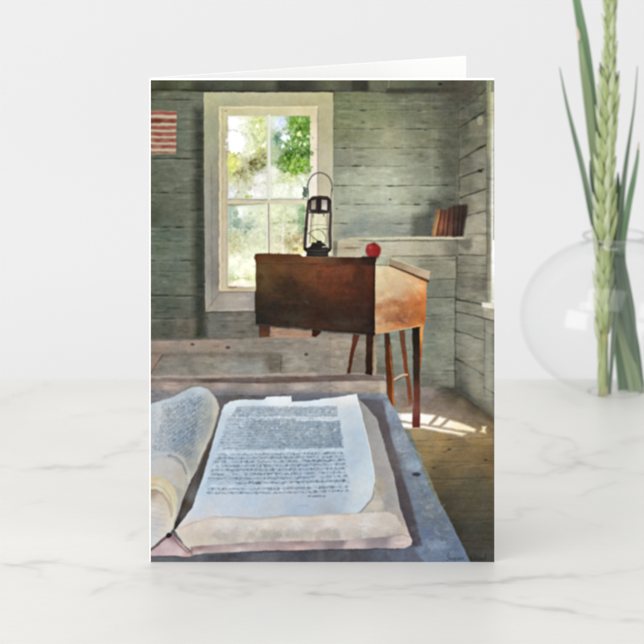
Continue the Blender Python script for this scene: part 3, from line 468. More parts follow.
# printed words: too small to read, set in lines that follow the page
def quad(u, v):
    tl, tr, bl, br = (232, 407.5), (338, 407), (203, 493.6), (351, 490.8)
    vv = max(v, 0)**1.18
    x = (tl[0]*(1-u)+tr[0]*u)*(1-vv)+(bl[0]*(1-u)+br[0]*u)*vv
    y = (tl[1]*(1-u)+tr[1]*u)*(1-vv)+(bl[1]*(1-u)+br[1]*u)*vv
    return x, y+1.1*math.sin(u*3.1)*(vv) - .8*math.sin(u*3.1)*(1-vv)
fill([quad(0.04, -.01), quad(.99, -.01), quad(.985, .16), quad(.02, .16)], (156, 172, 186), f=1.5, a=.75)
fill([quad(.22, .2), quad(.6, .19), quad(.61, .22), quad(.995, .225), quad(.995, .545), quad(.2, .55)], [quad(.3, .3)+((140, 158, 174),), quad(.5, .3)+((134, 152, 166),), quad(.8, .4)+((134, 154, 170),), quad(.95, .5)+((118, 140, 164),), quad(.3, .5)+((150, 168, 184),)], f=1.6, a=.8)
fill([quad(0, .17), quad(.2, .2), quad(.2, .55), quad(-.01, .55)], (160, 178, 196), f=2, a=.6)
fill([quad(-.0, .6), quad(.99, .59), quad(1.0, .92), quad(.0, .92)], (158, 178, 198), f=2, a=.45)
vs = [.0, .035, .07, .105, .14, .19, .225, .26, .295, .33, .365, .40, .435, .47, .505, .535, .60, .64, .68, .722, .765, .808, .85, .895, .955, .995]
for i, v in enumerate(vs):
    u = .05 if i < 4 else _r.uniform(0, .02)
    if i >= 24: u = .03
    end = .99 if i not in (15, 23) else .97
    while u < end:
        wl = _r.uniform(.012, .05); u2 = min(u+wl, end)
        if not (i == 23 and u < .2) and _r.rand() > .05:
            a = (.36 if v < .57 else .56)*_r.uniform(.35, 1.1)
            x0, y0 = quad(u, v); x1, y1 = quad(u2, v)
            hgt = .9+.75*v
            line([(x0, y0), (x1, y1)], hgt, (92, 112, 136) if v > .57 else (88, 106, 124), min(1, a), f=.8, wob=.45)
            if v > .57:
                for q in range(max(1, int((x1-x0)/1.5))):
                    xx = _r.uniform(x0, x1); line([(xx, y0-hgt*.6), (xx+.2, y0+hgt*.4)], .6, (66, 82, 106), .55*_r.rand(), f=.8, wob=.3)
        u = u2+_r.uniform(.008, .016)
for x0, x1 in [(308.5, 310.5), (313, 321), (323.5, 325)]:
    line([(x0, 496.3), (x1, 496)], 1.9, (112, 130, 158), .75, wob=.4)
blob(303, 506, 5, 1.6, (150, 172, 200), .5)
# light wisps where the wash has lifted
for k in range(120):
    u, v = _r.uniform(.0, 1), _r.uniform(.05, .97)
    x, y = quad(u, v); blob(x, y, _r.uniform(.8, 2.6), _r.uniform(.6, 1.6), (188, 206, 220), _r.uniform(.2, .6), ang=_r.uniform(-1, 1), rag=.7, seed=_r.randint(999), grain=2)
for P in ([quad(.56, .02), quad(.57, .2), quad(.58, .55)], [quad(.62, .3), quad(.65, .42), quad(.67, .5)], [quad(.35, .4), quad(.42, .36), quad(.5, .42)]):
    line(P, 1.3, (184, 200, 212), .5, broken=.6, seed=2)
blob(278.5, 435, 3, 3, (164, 182, 192), .6); blob(298, 434.5, 3, 2.5, (166, 184, 194), .6)
line([quad(.02, .573), quad(.5, .575), quad(1, .565)], 2.6, (186, 206, 222), .7, f=1.5); line([quad(.3, .175), quad(.6, .17), quad(1, .2)], 1.8, (186, 202, 214), .7, f=1.5)
line([quad(0, .925), quad(.5, .925), quad(1, .925)], 1.5, (184, 206, 226), .6, f=1.5)
_m = np.clip(.5-sdpoly([quad(.0, -.01), quad(1, -.01), quad(1.0, 1), quad(0, 1)], GX, GY)/2, 0, 1)
_t = noise(1.4, 1.0, 301)*9+noise(3.2, 2, 302)*9+noise(.8, seed=303)*6
IMG += (_m*_t)[..., None]*np.array([1.05, 1, .9])
# left-hand pages
fill([(149, 404.5), (160, 401.5), (175, 396), (184, 391), (192, 387.5), (200, 386.6), (208, 389), (214, 395), (218.5, 403), (220, 409), (218, 420), (212, 436), (204, 452), (197, 470), (191, 480), (183, 500), (178, 515), (170, 535), (149, 552)], [
    (160, 408, (190, 196, 200)), (155, 425, (186, 192, 198)), (180, 400, (176, 188, 198)), (200, 390, (184, 192, 198)), (195, 402, (150, 166, 180)), (185, 412, (156, 174, 188)), (170, 420, (176, 186, 194)), (205, 405, (150, 160, 164)), (212, 402, (180, 180, 172)),
    (217, 412, (190, 186, 172)), (208, 420, (156, 160, 156)), (200, 425, (146, 158, 168)), (185, 432, (138, 156, 172)), (178, 442, (146, 162, 176)), (195, 440, (134, 146, 156)), (160, 440, (182, 188, 194)), (165, 452, (168, 178, 188)), (188, 452, (134, 144, 150)), (200, 445, (180, 178, 166)),
    (180, 465, (150, 156, 156)), (190, 465, (156, 158, 150)), (155, 455, (176, 184, 192)), (160, 465, (196, 200, 202)), (192, 475, (176, 172, 158)), (182, 490, (170, 166, 154)), (156, 474, (204, 202, 198))], pid=BK)
line([(214, 398), (217, 408), (212, 428), (205, 446), (198, 462)], [1.5, 2.6, 3, 3, 2.5], (190, 186, 172), .75, f=1.4)
line([(211, 400), (211, 414), (205, 430)], 1.2, (140, 146, 146), .5); line([(220, 410), (213, 436), (204, 455), (196, 476), (186, 498)], 1.6, (112, 104, 96), .8)
for k in range(26):   # lines of print running up the curved page
    s0 = k/26; x0, y0 = 163+s0*40, 398-s0*9; L = 58-26*abs(s0-.5)
    for q in range(9):
        a0 = q/9+_r.uniform(0, .03); a1 = a0+_r.uniform(.04, .09)
        f_ = lambda a: (x0-12*a+4*math.sin(a*3), y0+6+L*a)
        if f_(a1)[0] < 205-(f_(a1)[1]-400)*.25:
            line([f_(a0), f_(a1)], 1.0, (104, 122, 142), .55*_r.uniform(.3, 1), f=1.0, wob=.6)
for P in ([(176, 425), (186, 426), (195, 430), (200, 440)], [(172, 402), (186, 396), (200, 396)]):
    line(P, 1.4, (178, 190, 202), .45, broken=.5, seed=6)
_m = np.clip(.5-sdpoly([(168, 408), (182, 399), (198, 393), (207, 400), (208, 416), (196, 450), (188, 462), (176, 452), (166, 440)], GX, GY)/5, 0, 1)
IMG += (_m*(noise(1.3, 1.3, 311)*8+noise(3, seed=312)*10-5+6*np.sin((GX*.62+GY*.78)*2*math.pi/3.4+noise(6, seed=314)*1.5)))[..., None]*np.array([1.1, 1, .85])
_m = np.clip(.5-sdpoly([(150, 408), (170, 403), (172, 450), (150, 452)], GX, GY)/8, 0, 1)
IMG += (_m*(noise(1.5, 1.3, 313)*9))[..., None]
dabs(60, 172, 398, 206, 456, [(176, 190, 202), (132, 150, 168), (156, 172, 184)], .8, 2.6, .45, clip=lambda x, y: x < 212-(y-395)*.32)
line([(149, 456), (160, 453.5), (172, 453), (182, 458), (188, 470), (189, 482)], 2.4, (200, 200, 196), .6, f=2); line([(168, 455.5), (176, 457), (183, 464), (186, 474)], 1.0, (112, 114, 116), .7, broken=.4)
fill([(149, 462), (160, 459), (172, 459), (181, 465), (186, 476), (184, 490), (176, 486), (165, 478), (149, 477)], [(155, 466, (192, 192, 196)), (172, 466, (190, 188, 186)), (182, 476, (184, 178, 164)), (160, 474, (196, 190, 180))], f=1.5)
fill([(149, 476.5), (158, 476.4), (168, 480), (175, 488), (178, 500), (176, 514), (173, 529), (168, 532), (149, 500)], [(154, 479, (206, 190, 152)), (168, 485, (206, 192, 154)), (174, 500, (204, 196, 164)), (174, 515, (210, 204, 182)), (160, 488, (216, 208, 184))], f=1.8)
line([(150, 481.5), (158, 481.4), (167, 486), (172, 494), (174, 508), (172, 524)], 1.2, (222, 212, 184), .6)
line([(150, 485), (157, 485), (165, 489.5), (170.5, 498), (173, 512)], .9, (170, 150, 112), .5)
fill([(149, 489), (156, 489.4), (163, 493), (169, 502), (172, 515), (171, 530), (166, 536), (149, 552)], [(152, 493, (170, 148, 122)), (162, 500, (204, 190, 170)), (168, 515, (212, 202, 184)), (155, 508, (214, 206, 198)), (155, 525, (200, 198, 200)), (165, 530, (206, 202, 196)), (154, 542, (206, 206, 210))], f=1.1)
line([(149, 490), (156, 490), (163, 494), (169, 503), (171.5, 516)], 1.6, (156, 134, 110), .65, f=2)
for y in (500, 505, 511, 516, 522, 528, 534, 540): line([(149, y), (156, y+2), (166, y+4.5)], 1.0, (176, 168, 162), .4, broken=.5, seed=y, f=1.2)
# fore-edge of the right half, cover, spine
fill([(174, 530), (186, 524), (197, 520), (215, 516.5), (240, 517.5), (256, 518.5), (290, 516), (357, 513.5), (388, 512), (396, 515), (404, 530), (406, 537), (400, 538.5), (335, 542), (260, 544.5), (205, 547), (192, 551), (184, 545)], [
    (184, 530, (212, 200, 188)), (200, 524, (218, 208, 198)), (200, 535, (206, 194, 180)), (230, 525, (220, 212, 204)), (230, 538, (194, 186, 176)), (265, 524, (222, 216, 208)), (268, 536, (190, 184, 174)), (295, 522, (220, 214, 204)), (300, 536, (198, 188, 178)),
    (330, 520, (220, 214, 206)), (325, 533, (200, 182, 170)), (345, 528, (214, 200, 188)), (370, 520, (218, 210, 200)), (365, 534, (196, 188, 180)), (390, 520, (206, 196, 186)), (398, 532, (190, 178, 170))], pid=BK, f=1.0)
line([(180, 529), (190, 524), (205, 519.5), (222, 517.6), (240, 518.6), (256, 520), (290, 517), (350, 514.6)], 1.4, (184, 160, 150), .55, broken=.4)
dabs(60, 200, 520, 400, 532, [(210, 204, 198), (228, 224, 220), (206, 198, 194)], 2, 8, .35)
dabs(60, 215, 532, 395, 541, [(172, 166, 158), (188, 180, 174), (160, 156, 152), (190, 172, 162)], 2, 8, .4)
for k in range(11):
    y = 521+k*1.9; line([(200+k, y+3), (260, y+1.2), (330, y-1), (392+k, y-2.5)], .7, (176, 164, 154), .22, broken=.8, seed=k+70)
fill([(190, 547), (205, 545.5), (262, 541.5), (335, 540.5), (402, 535.5), (408, 533), (412.5, 541), (411, 545.5), (404, 548.4), (335, 549.4), (262, 551), (205, 553.5), (192, 555)], [
    (200, 548, (150, 124, 124)), (240, 544, (158, 138, 138)), (300, 543, (150, 126, 128)), (340, 542, (140, 128, 134)), (380, 540, (150, 138, 142)), (405, 540, (206, 186, 180)), (200, 553, (200, 180, 178)), (240, 549.6, (204, 188, 186)), (300, 547.6, (196, 172, 170)), (350, 547, (196, 178, 178)), (400, 546, (196, 176, 172))], pid=BK, f=1.0, p=4)
line([(388, 538), (402, 534.5), (409, 537)], 1.4, (158, 144, 146), .6); blob(400, 543, 6, 1.5, (222, 206, 200), .6)
fill([(149, 552.5), (158, 545), (168, 536), (172, 534), (178, 540), (190, 552), (192, 555.5), (187, 557.4), (176, 555.8), (149, 556.6)], [(155, 553, (188, 164, 170)), (168, 545, (206, 184, 190)), (180, 552, (208, 186, 188)), (188, 555, (190, 156, 150)), (172, 538, (150, 120, 124))], pid=BK)
line([(149, 551.5), (158, 544), (168, 536)], [2.4, 2.6, 2.6], (104, 84, 90), .9); blob(169, 535.4, 3.0, 2.2, (64, 48, 52), .95, ang=-.5, rag=.2)
line([(173, 538), (180, 546), (188, 552.5), (192, 550)], 1.5, (146, 104, 108), .85); line([(150, 557), (176, 556.4), (188, 557.6)], 1.0, (86, 76, 80), .7)
line([(192, 546.5), (192.4, 554)], 1.4, (150, 116, 114), .7)
fill([(256, 324), (256, 325.5), (374, 336), (375, 333)], (30, 26, 24), f=1.5, a=.5)
# signature at the lower right corner
for P in ([(449, 553), (447.6, 556), (449.6, 558), (448, 560.6), (446, 560.4)], [(451, 557), (450.6, 559.6), (452.6, 559.8), (453.2, 557.4), (453.6, 560)], [(456.4, 557.6), (454.8, 558.6), (456.4, 560), (454.8, 560.4)], [(458.4, 558), (457.6, 559.8), (459.4, 559.8), (459.8, 558), (460.2, 560)], [(461.4, 560), (462, 558), (463.4, 558), (463.6, 560)],
          [(472, 556), (470, 557.6), (472, 559.2), (470, 560.4)], [(475, 558.2), (473.8, 559.8), (475.4, 559.6), (475.6, 558.2), (476, 560)], [(477.2, 558), (478, 560), (479, 558)], [(481, 558.2), (480, 559.8), (481.4, 559.4), (481.6, 558.2), (482, 560)], [(484.6, 558.4), (483.4, 559.8), (485, 559.6), (486, 553.6), (485.4, 560)]):
    line(P, .6, (48, 58, 78) if P[0][0] < 466 else (34, 36, 36), .7, f=.7, wob=.15)
# ---- the watercolour treatment of the whole sheet
# ragged edges: every dab of colour is dragged a little
_gl = np.zeros((NH, NW))
for _P in ([(230, 118), (266, 118), (266, 197), (230, 197)], [(272, 118), (307, 118), (307, 190), (302, 197), (272, 197)], [(230, 208), (265, 208), (265, 251), (254, 252), (254, 284), (230, 284)], [(271.5, 206), (302, 206), (301, 250), (271.5, 252)]):
    _gl = np.maximum(_gl, np.clip(-sdpoly(_P, GX, GY)/2+.5, 0, 1))
_tx = np.clip(.5-sdpoly([quad(-.02, -.03), quad(1.02, -.03), quad(1.03, 1.02), quad(-.03, 1.02)], GX, GY)/3, 0, 1)
_amp = .32+1.0*_gl+.5*_tx
_dx = (noise(1.5, seed=250)+noise(.9, seed=251)*.7)*_amp*SS*.7; _dy = (noise(1.5, seed=252)+noise(.9, seed=253)*.7)*_amp*SS*.8
_jj, _ii = np.mgrid[0:NH, 0:NW]
_keep = (PID == LT)
_dx[_keep] *= .3; _dy[_keep] *= .3
IMG = IMG[np.clip((_jj+_dy).round().astype(int), 0, NH-1), np.clip((_ii+_dx).round().astype(int), 0, NW-1)]
lum = IMG.mean(2, keepdims=True)
_sat = np.where(PID == 7, .9, np.where(PID == DK, .98, np.where(PID == BK, .84, np.where((PID == 0) & (GY < 395), .70, .86))))
IMG = lum+(IMG-lum)*_sat[..., None]
# worn paint on the boards: pale and dark horizontal scuffs
_w = (PID == 0) & (GY < 400) & (GY > 93)
_s1 = np.clip(noise(16, 4.5, 400)+noise(7, 2.4, 401)*.7-.25, 0, 1); _s2 = np.clip(noise(15, 3.5, 402)+noise(6, 2, 403)*.7-.45, 0, 1)
IMG += (_w*(1+_s1*13-_s2*17+noise(2.4, 1.4, 404)*2.5))[..., None]
IMG[..., 2] -= 4*((PID == 0) & (GX < 205) & (GY < 338))
IMG = IMG*.985+3+5*np.clip(1-np.abs(lum-150)/70, 0, 1)
IMG[..., :] -= (9*np.clip((206-GX)/20, 0, 1)*(PID == 0)*(GY < 338))[..., None]
IMG += (7*np.exp(-((GX-385)/42)**2-((GY-185)/40)**2)*(PID == 0))[..., None]
def _blur(A, r):
    for ax in (0, 1):
        P_ = np.pad(A, [(r+1, r) if a_ == ax else (0, 0) for a_ in (0, 1)]+[(0, 0)], mode='edge')
        c_ = np.cumsum(P_, axis=ax); n_ = A.shape[ax]
        A = (np.take(c_, np.arange(2*r+1, 2*r+1+n_), ax)-np.take(c_, np.arange(0, n_), ax))/(2*r+1)
    return A
IMG += ((PID == 0)*(GX > 332)*(GY < 395)*(GY > 92)*np.clip((lum[..., 0]-90)/50, 0, 1))[..., None]*np.array([11, 10, 5])
# washes dry with more contrast between neighbours
IMG = IMG+.26*(IMG-_blur(_blur(IMG, 12), 12))+.14*(IMG-_blur(IMG, 4))
lum = IMG.mean(2)
B = fbm(26, 200)*4.0+fbm(9, 210)*5.0+noise(3.4, seed=220)*4.4+noise(1.6, seed=221)*4.2+noise(.8, seed=222)*3.4
B = B*(.45+.55*np.clip(1-np.abs(lum-120)/160, 0, 1))*(1+_gl*1.2)
IMG += B[..., None]
_n1, _n2, _n3 = noise(1.5, seed=260), noise(2.8, seed=261), noise(1.0, seed=262)
_q = np.clip(_n1*1.6+_n2*1.4+_n3*.8, -1.5, 1.5)*_gl
_dark = np.clip((235-lum)/110, .18, 1.0)
IMG += (_gl*np.clip((lum-185)/50, 0, 1)*14)[..., None]*np.array([1, 1, .8])
IMG += (_q*_dark*24)[..., None]*np.array([1.0, .9, 1.1])
IMG += (noise(14, seed=230)*1.6)[..., None]*np.array([1, .2, -1])+(noise(6, seed=231)*2)[..., None]*np.array([.6, -.2, -.8])
hs = noise(12, 1.3, 240)*3.0+noise(5, 1.0, 241)*2.4
IMG += (hs*((PID == 0) | (PID == DK))*np.clip(1-np.abs(lum-110)/90, 0, 1))[..., None]
gy, gx = np.gradient(lum); ed = np.hypot(gx, gy); IMG -= np.clip(ed-8, 0, 12)[..., None]*.25
for _k in range(2):
    for ax in (0, 1):
        _p = np.pad(IMG, ((1, 1), (1, 1), (0, 0)), mode='edge')
        IMG = .56*IMG+.22*(_p[:-2, 1:-1]+_p[2:, 1:-1] if ax == 0 else _p[1:-1, :-2]+_p[1:-1, 2:])
IMG = np.clip(IMG, 14, 252)
#PAINTER-END
# ================================================================= the scene, in metres
scene = bpy.context.scene
C = scene.collection
# view camera: level, standing 1.715 m in front of the card, lens dropped (rising-front shift)
D, F, HOR = 1.715, 4646.0, -736.0
CAMH = (562-HOR)*D/F
CXP = 322.25
def at(px, py, y):
    """photo position (px, py) at depth y behind the card -> point in the scene"""
    d = D+y
    return Vector(((px-CXP)*d/F, y, CAMH-(py-HOR)*d/F))
def tabxy(px, py):
    d = CAMH*F/(py-HOR)
    return (px-CXP)*d/F, d-D

# ---- node helpers
def mat(name):
    m = bpy.data.materials.new(name); m.use_nodes = True
    nt = m.node_tree; nt.nodes.clear()
    return m, nt, nt.nodes.new('ShaderNodeOutputMaterial')
def principled(nt, out, rough=.5, spec=.3):
    b = nt.nodes.new('ShaderNodeBsdfPrincipled')
    b.inputs['Roughness'].default_value = rough; b.inputs['Specular IOR Level'].default_value = spec
    nt.links.new(b.outputs[0], out.inputs[0]); return b
def s2l(c):
    c = np.asarray(c, float)/255
    return np.where(c <= .04045, c/12.92, ((c+.055)/1.055)**2.4)
def ramp(nt, fac, stops):
    r = nt.nodes.new('ShaderNodeValToRGB'); nt.links.new(fac, r.inputs[0])
    e = r.color_ramp.elements
    while len(e) < len(stops): e.new(.5)
    for k, (p, c) in enumerate(stops):
        e[k].position = p; e[k].color = (*c, 1)
    return r.outputs[0]
def noise_n(nt, scale, detail=4, vec=None, dist=0, rough=.5):
    n = nt.nodes.new('ShaderNodeTexNoise'); n.inputs['Scale'].default_value = scale; n.inputs['Detail'].default_value = detail
    n.inputs['Distortion'].default_value = dist; n.inputs['Roughness'].default_value = rough
    if vec is not None: nt.links.new(vec, n.inputs['Vector'])
    return n.outputs[0]
def coords(nt, scale=(1, 1, 1), rot=(0, 0, 0)):
    t = nt.nodes.new('ShaderNodeTexCoord'); mp = nt.nodes.new('ShaderNodeMapping')
    mp.inputs['Scale'].default_value = scale; mp.inputs['Rotation'].default_value = rot
    nt.links.new(t.outputs['Object'], mp.inputs[0]); return mp.outputs[0]
def mixc(nt, fac, a, b, mode='MIX'):
    m = nt.nodes.new('ShaderNodeMix'); m.data_type = 'RGBA'; m.blend_type = mode
    for k, v in ((0, fac), (6, a), (7, b)):
        if hasattr(v, 'links') or isinstance(v, bpy.types.NodeSocket): nt.links.new(v, m.inputs[k])
        else: m.inputs[k].default_value = v if k == 0 else (*v, 1)
    return m.outputs[2]
def attr(nt, name, color=False):
    a = nt.nodes.new('ShaderNodeAttribute'); a.attribute_name = name
    return a.outputs['Color' if color else 'Fac']
def bump(nt, h, bsdf, strength=.2, dist=.0005):
    b = nt.nodes.new('ShaderNodeBump'); b.inputs['Strength'].default_value = strength; b.inputs['Distance'].default_value = dist
    nt.links.new(h, b.inputs['Height']); nt.links.new(b.outputs[0], bsdf.inputs['Normal'])

# ---- object helpers
def link(name, me, m=None, parent=None):
    o = bpy.data.objects.new(name, me); C.objects.link(o)
    if m: me.materials.append(m)
    if parent: o.parent = parent
    return o
def empty(name, loc):
    o = bpy.data.objects.new(name, None); C.objects.link(o); o.location = loc; o.empty_display_size = .02
    return o
def tag(o, label=None, cat=None, group=None, kind=None):
    for k, v in (('label', label), ('category', cat), ('group', group), ('kind', kind)):
        if v: o[k] = v
    return o
def mesh_bm(name, bm, m, parent=None, smooth=True):
    me = bpy.data.meshes.new(name); bmesh.ops.recalc_face_normals(bm, faces=bm.faces); bm.to_mesh(me); bm.free()
    if smooth: me.polygons.foreach_set('use_smooth', [True]*len(me.polygons))
    return link(name, me, m, parent)
def mesh_grid(name, V, Q, m, parent=None, col=None, colname='ink', smooth=False):
    """fast quad mesh from numpy arrays"""
    me = bpy.data.meshes.new(name); nv, nq = len(V), len(Q)
    me.vertices.add(nv); me.vertices.foreach_set('co', V.astype(np.float32).ravel())
    me.loops.add(nq*4); me.loops.foreach_set('vertex_index', Q.astype(np.int32).ravel())
    me.polygons.add(nq); me.polygons.foreach_set('loop_start', np.arange(0, nq*4, 4, dtype=np.int32))
    me.polygons.foreach_set('loop_total', np.full(nq, 4, np.int32))
    me.polygons.foreach_set('use_smooth', np.full(nq, smooth))
    me.update(calc_edges=True)
    if col is not None:
        if col.ndim == 1:
            a = me.attributes.new(colname, 'FLOAT', 'POINT'); a.data.foreach_set('value', col.astype(np.float32))
        else:
            a = me.color_attributes.new(colname, 'FLOAT_COLOR', 'POINT')
            a.data.foreach_set('color', np.concatenate([col, np.ones((nv, 1))], 1).astype(np.float32).ravel())
    me.validate(); return link(name, me, m, parent)

# ================================================================= tabletop of white veined marble
xs = np.concatenate([np.linspace(-.75, -.16, 40), np.arange(-.159, .1595, .0006), np.linspace(.16, .75, 40)])
YF = .2812
ys = np.concatenate([np.linspace(-.55, -.125, 26), np.arange(-.124, YF-.0004, .0009), [YF]])
TX, TY = np.meshgrid(xs, ys)
VE = np.zeros(TX.shape)        # grey vein strength
VB = np.zeros(TX.shape)        # warm brownish vein strength
def table_noise(s, seed):
    rs = np.random.RandomState(seed); g = rs.uniform(-1, 1, (int(1.3/s)+4, int(1.8/s)+4))
    x = (TX+.8)/s; y = (TY+.6)/s; xi = x.astype(int); yi = y.astype(int); fx = x-xi; fy = y-yi
    fx = fx*fx*(3-2*fx); fy = fy*fy*(3-2*fy)
    return (g[yi, xi]*(1-fx)+g[yi, xi+1]*fx)*(1-fy)+(g[yi+1, xi]*(1-fx)+g[yi+1, xi+1]*fx)*fy
NA, NB, NC = table_noise(.012, 1), table_noise(.004, 2), table_noise(.0018, 3)
def vein(P, w, a, warm=0, halo=3.0, seed=0):
    """a vein through the photographed points, w metres wide, a strong, with a soft halo on one side"""
    Q = [tabxy(*p) for p in P]
    X = TX+NA*.0022+NB*.0012+NC*.0005; Y = TY+np.roll(NA, 37, 1)*.003+np.roll(NB, 51, 1)*.0018+np.roll(NC, 11, 1)*.0006
    best = np.full(TX.shape, 1e9); side = np.zeros(TX.shape)
    for (ax, ay), (bx, by) in zip(Q[:-1], Q[1:]):
        ex, ey = bx-ax, by-ay; L = ex*ex+ey*ey+1e-12
        t = np.clip(((X-ax)*ex+(Y-ay)*ey)/L, 0, 1)
        d = np.hypot((X-ax-ex*t), (Y-ay-ey*t)*.6)
        k = d < best; best = np.where(k, d, best); side = np.where(k, Y-ay-ey*t, side)
    mod = np.clip(.55+.6*np.roll(NA, 13*seed+7, 1)+.35*np.roll(NB, 9*seed, 0), .05, 1.3)
    w = w*1.5; v = .62*a*mod*(np.exp(-(best/w)**2)+.38*np.exp(-(best/(w*halo))**1.5)*np.where(side < 0, 1, .45))
    global VE, VB
    VE = VE+v*(1-warm); VB = VB+v*warm
for k, (P, w, a, wm) in enumerate([
    ([(-40, 470), (0, 467), (50, 468), (90, 464), (106, 457), (128, 452), (155, 448)], .0011, .55, .6),
    ([(40, 466), (60, 469), (85, 466), (104, 466)], .0014, .7, .7), ([(104, 458), (128, 449), (140, 440), (150, 430)], .0012, .45, .4),
    ([(-20, 563), (0, 562), (22, 566), (44, 577)], .0012, .8, .1), ([(-20, 564), (20, 564), (60, 561), (95, 569), (130, 575), (175, 574)], .0012, .7, .1), ([(92, 592), (110, 583), (160, 578)], .0011, .5, .1),
    ([(0, 402), (20, 394), (48, 384)], .0016, .35, .2), ([(120, 447), (140, 440)], .0012, .4, .4), ([(128, 540), (138, 532), (150, 520), (165, 512)], .0013, .45, .2),
    ([(150, 568), (190, 571), (230, 577), (265, 579), (320, 583)], .0013, .6, .1), ([(130, 586), (170, 583), (205, 586), (245, 586), (320, 581), (360, 580)], .0013, .5, .1), ([(185, 589), (205, 595), (222, 599), (250, 592)], .0013, .5, .1),
    ([(310, 594), (335, 594), (350, 590), (372, 587), (420, 586), (460, 583), (500, 581), (540, 577), (600, 575), (650, 566)], .0012, .85, .1),
    ([(316, 592), (335, 594), (345, 597), (400, 596), (440, 597), (480, 600), (510, 605), (560, 611), (610, 619), (655, 623)], .0012, .85, .1),
    ([(520, 598), (545, 597), (575, 602), (655, 613)], .0012, .4, .1), ([(494, 519), (512, 518), (526, 510), (548, 507), (574, 518), (595, 527)], .0011, .5, .2), ([(570, 501), (590, 492), (616, 483)], .0011, .45, .2),
    ([(480, 413), (500, 417), (520, 422), (542, 433), (570, 440), (580, 452), (583, 456)], .0011, .6, .3), ([(552, 441), (547, 448), (546, 456), (556, 464), (570, 462), (578, 456)], .0012, .45, .3),
    ([(570, 453), (576, 456), (582, 462)], .0018, .9, .6), ([(566, 466), (580, 463), (598, 468), (615, 470), (655, 474)], .0012, .7, .45), ([(480, 474), (520, 473), (545, 473), (556, 468), (572, 460)], .0012, .5, .4), ([(560, 473), (566, 467), (574, 464)], .0012, .5, .4),
    ([(590, 454), (606, 451)], .0012, .4, .5), ([(622, 444), (636, 440), (650, 437)], .0015, .35, .8), ([(500, 428), (515, 436), (520, 442)], .0012, .25, .3),
    ([(10, 500), (20, 508), (36, 500)], .0016, .3, .5), ([(60, 420), (90, 412), (140, 410)], .0018, .22, .4), ([(530, 385), (560, 392), (580, 405)], .0015, .25, .2),
    ([(-60, 640), (20, 652), (90, 660), (200, 700)], .0015, .6, .2), ([(700, 430), (760, 455), (860, 460)], .0013, .6, .3), ([(-260, 430), (-180, 450), (-90, 455), (-40, 470)], .0013, .6, .3), ([(655, 566), (760, 552), (900, 560)], .0013, .7, .2), ([(655, 623), (800, 640), (950, 690)], .0013, .7, .2)]):
    vein(P, w, a, wm, seed=k)
m_marble, nt, out = mat('white_marble')
b = principled(nt, out, .42, .25)
vc = coords(nt, (5, 9, 5))
cloud = noise_n(nt, 1.0, 5, vc, .6)
base = ramp(nt, cloud, [(.32, tuple(s2l((218, 217, 214)))), (.68, tuple(s2l((227, 226, 223))))])
fine = noise_n(nt, 260, 3)
base = mixc(nt, .03, base, ramp(nt, fine, [(.3, (.55, .54, .52)), (.7, (.95, .94, .92))]))
base = mixc(nt, attr(nt, 'vein'), base, tuple(s2l((186, 186, 182))))
base = mixc(nt, attr(nt, 'warm_vein'), base, tuple(s2l((188, 179, 168))))
nt.links.new(base, b.inputs['Base Color'])
def grid_quads(nx, ny):
    i = np.arange(nx-1)[None, :]+np.arange(ny-1)[:, None]*nx
    return np.stack([i, i+1, i+nx+1, i+nx], -1).reshape(-1, 4)
nx, ny = len(xs), len(ys)
V = np.stack([TX, TY, np.zeros(TX.shape)], -1).reshape(-1, 3); Q = grid_quads(nx, ny)
# slab underside and edges
n0 = nx*ny; TH = .03
E = np.array([[xs[0], ys[0], -TH], [xs[-1], ys[0], -TH], [xs[-1], YF, -TH], [xs[0], YF, -TH]])
c0, c1, c2, c3 = 0, nx-1, nx*ny-1, nx*(ny-1)
Q = np.concatenate([Q, [[n0, n0+1, c1, c0], [n0+1, n0+2, c2, c1], [n0+2, n0+3, c3, c2], [n0+3, n0, c0, c3], [n0+3, n0+2, n0+1, n0]]])
V = np.concatenate([V, E])
table = mesh_grid('tabletop', V, Q, m_marble, col=np.concatenate([np.clip(VE, 0, 1).ravel(), np.zeros(4)]), colname='vein')
wa = table.data.attributes.new('warm_vein', 'FLOAT', 'POINT'); wa.data.foreach_set('value', np.concatenate([np.clip(VB, 0, 1).ravel(), np.zeros(4)]).astype(np.float32))
tag(table, kind='structure')

# ================================================================= plain grey-white backdrop wall
m_back, nt, out = mat('backdrop_paint')
b = principled(nt, out, .9, .1)
nt.links.new(ramp(nt, noise_n(nt, 2.5, 3), [(.3, tuple(s2l((227, 227, 227)))), (.7, tuple(s2l((230, 230, 230))))]), b.inputs['Base Color'])
bm = bmesh.new(); bmesh.ops.create_cube(bm, size=1)
bmesh.ops.transform(bm, matrix=Matrix.Translation((0, .66, 0)) @ Matrix.Diagonal((3.2, .03, 2.6, 1)), verts=bm.verts)
tag(mesh_bm('backdrop', bm, m_back, smooth=False), kind='structure')

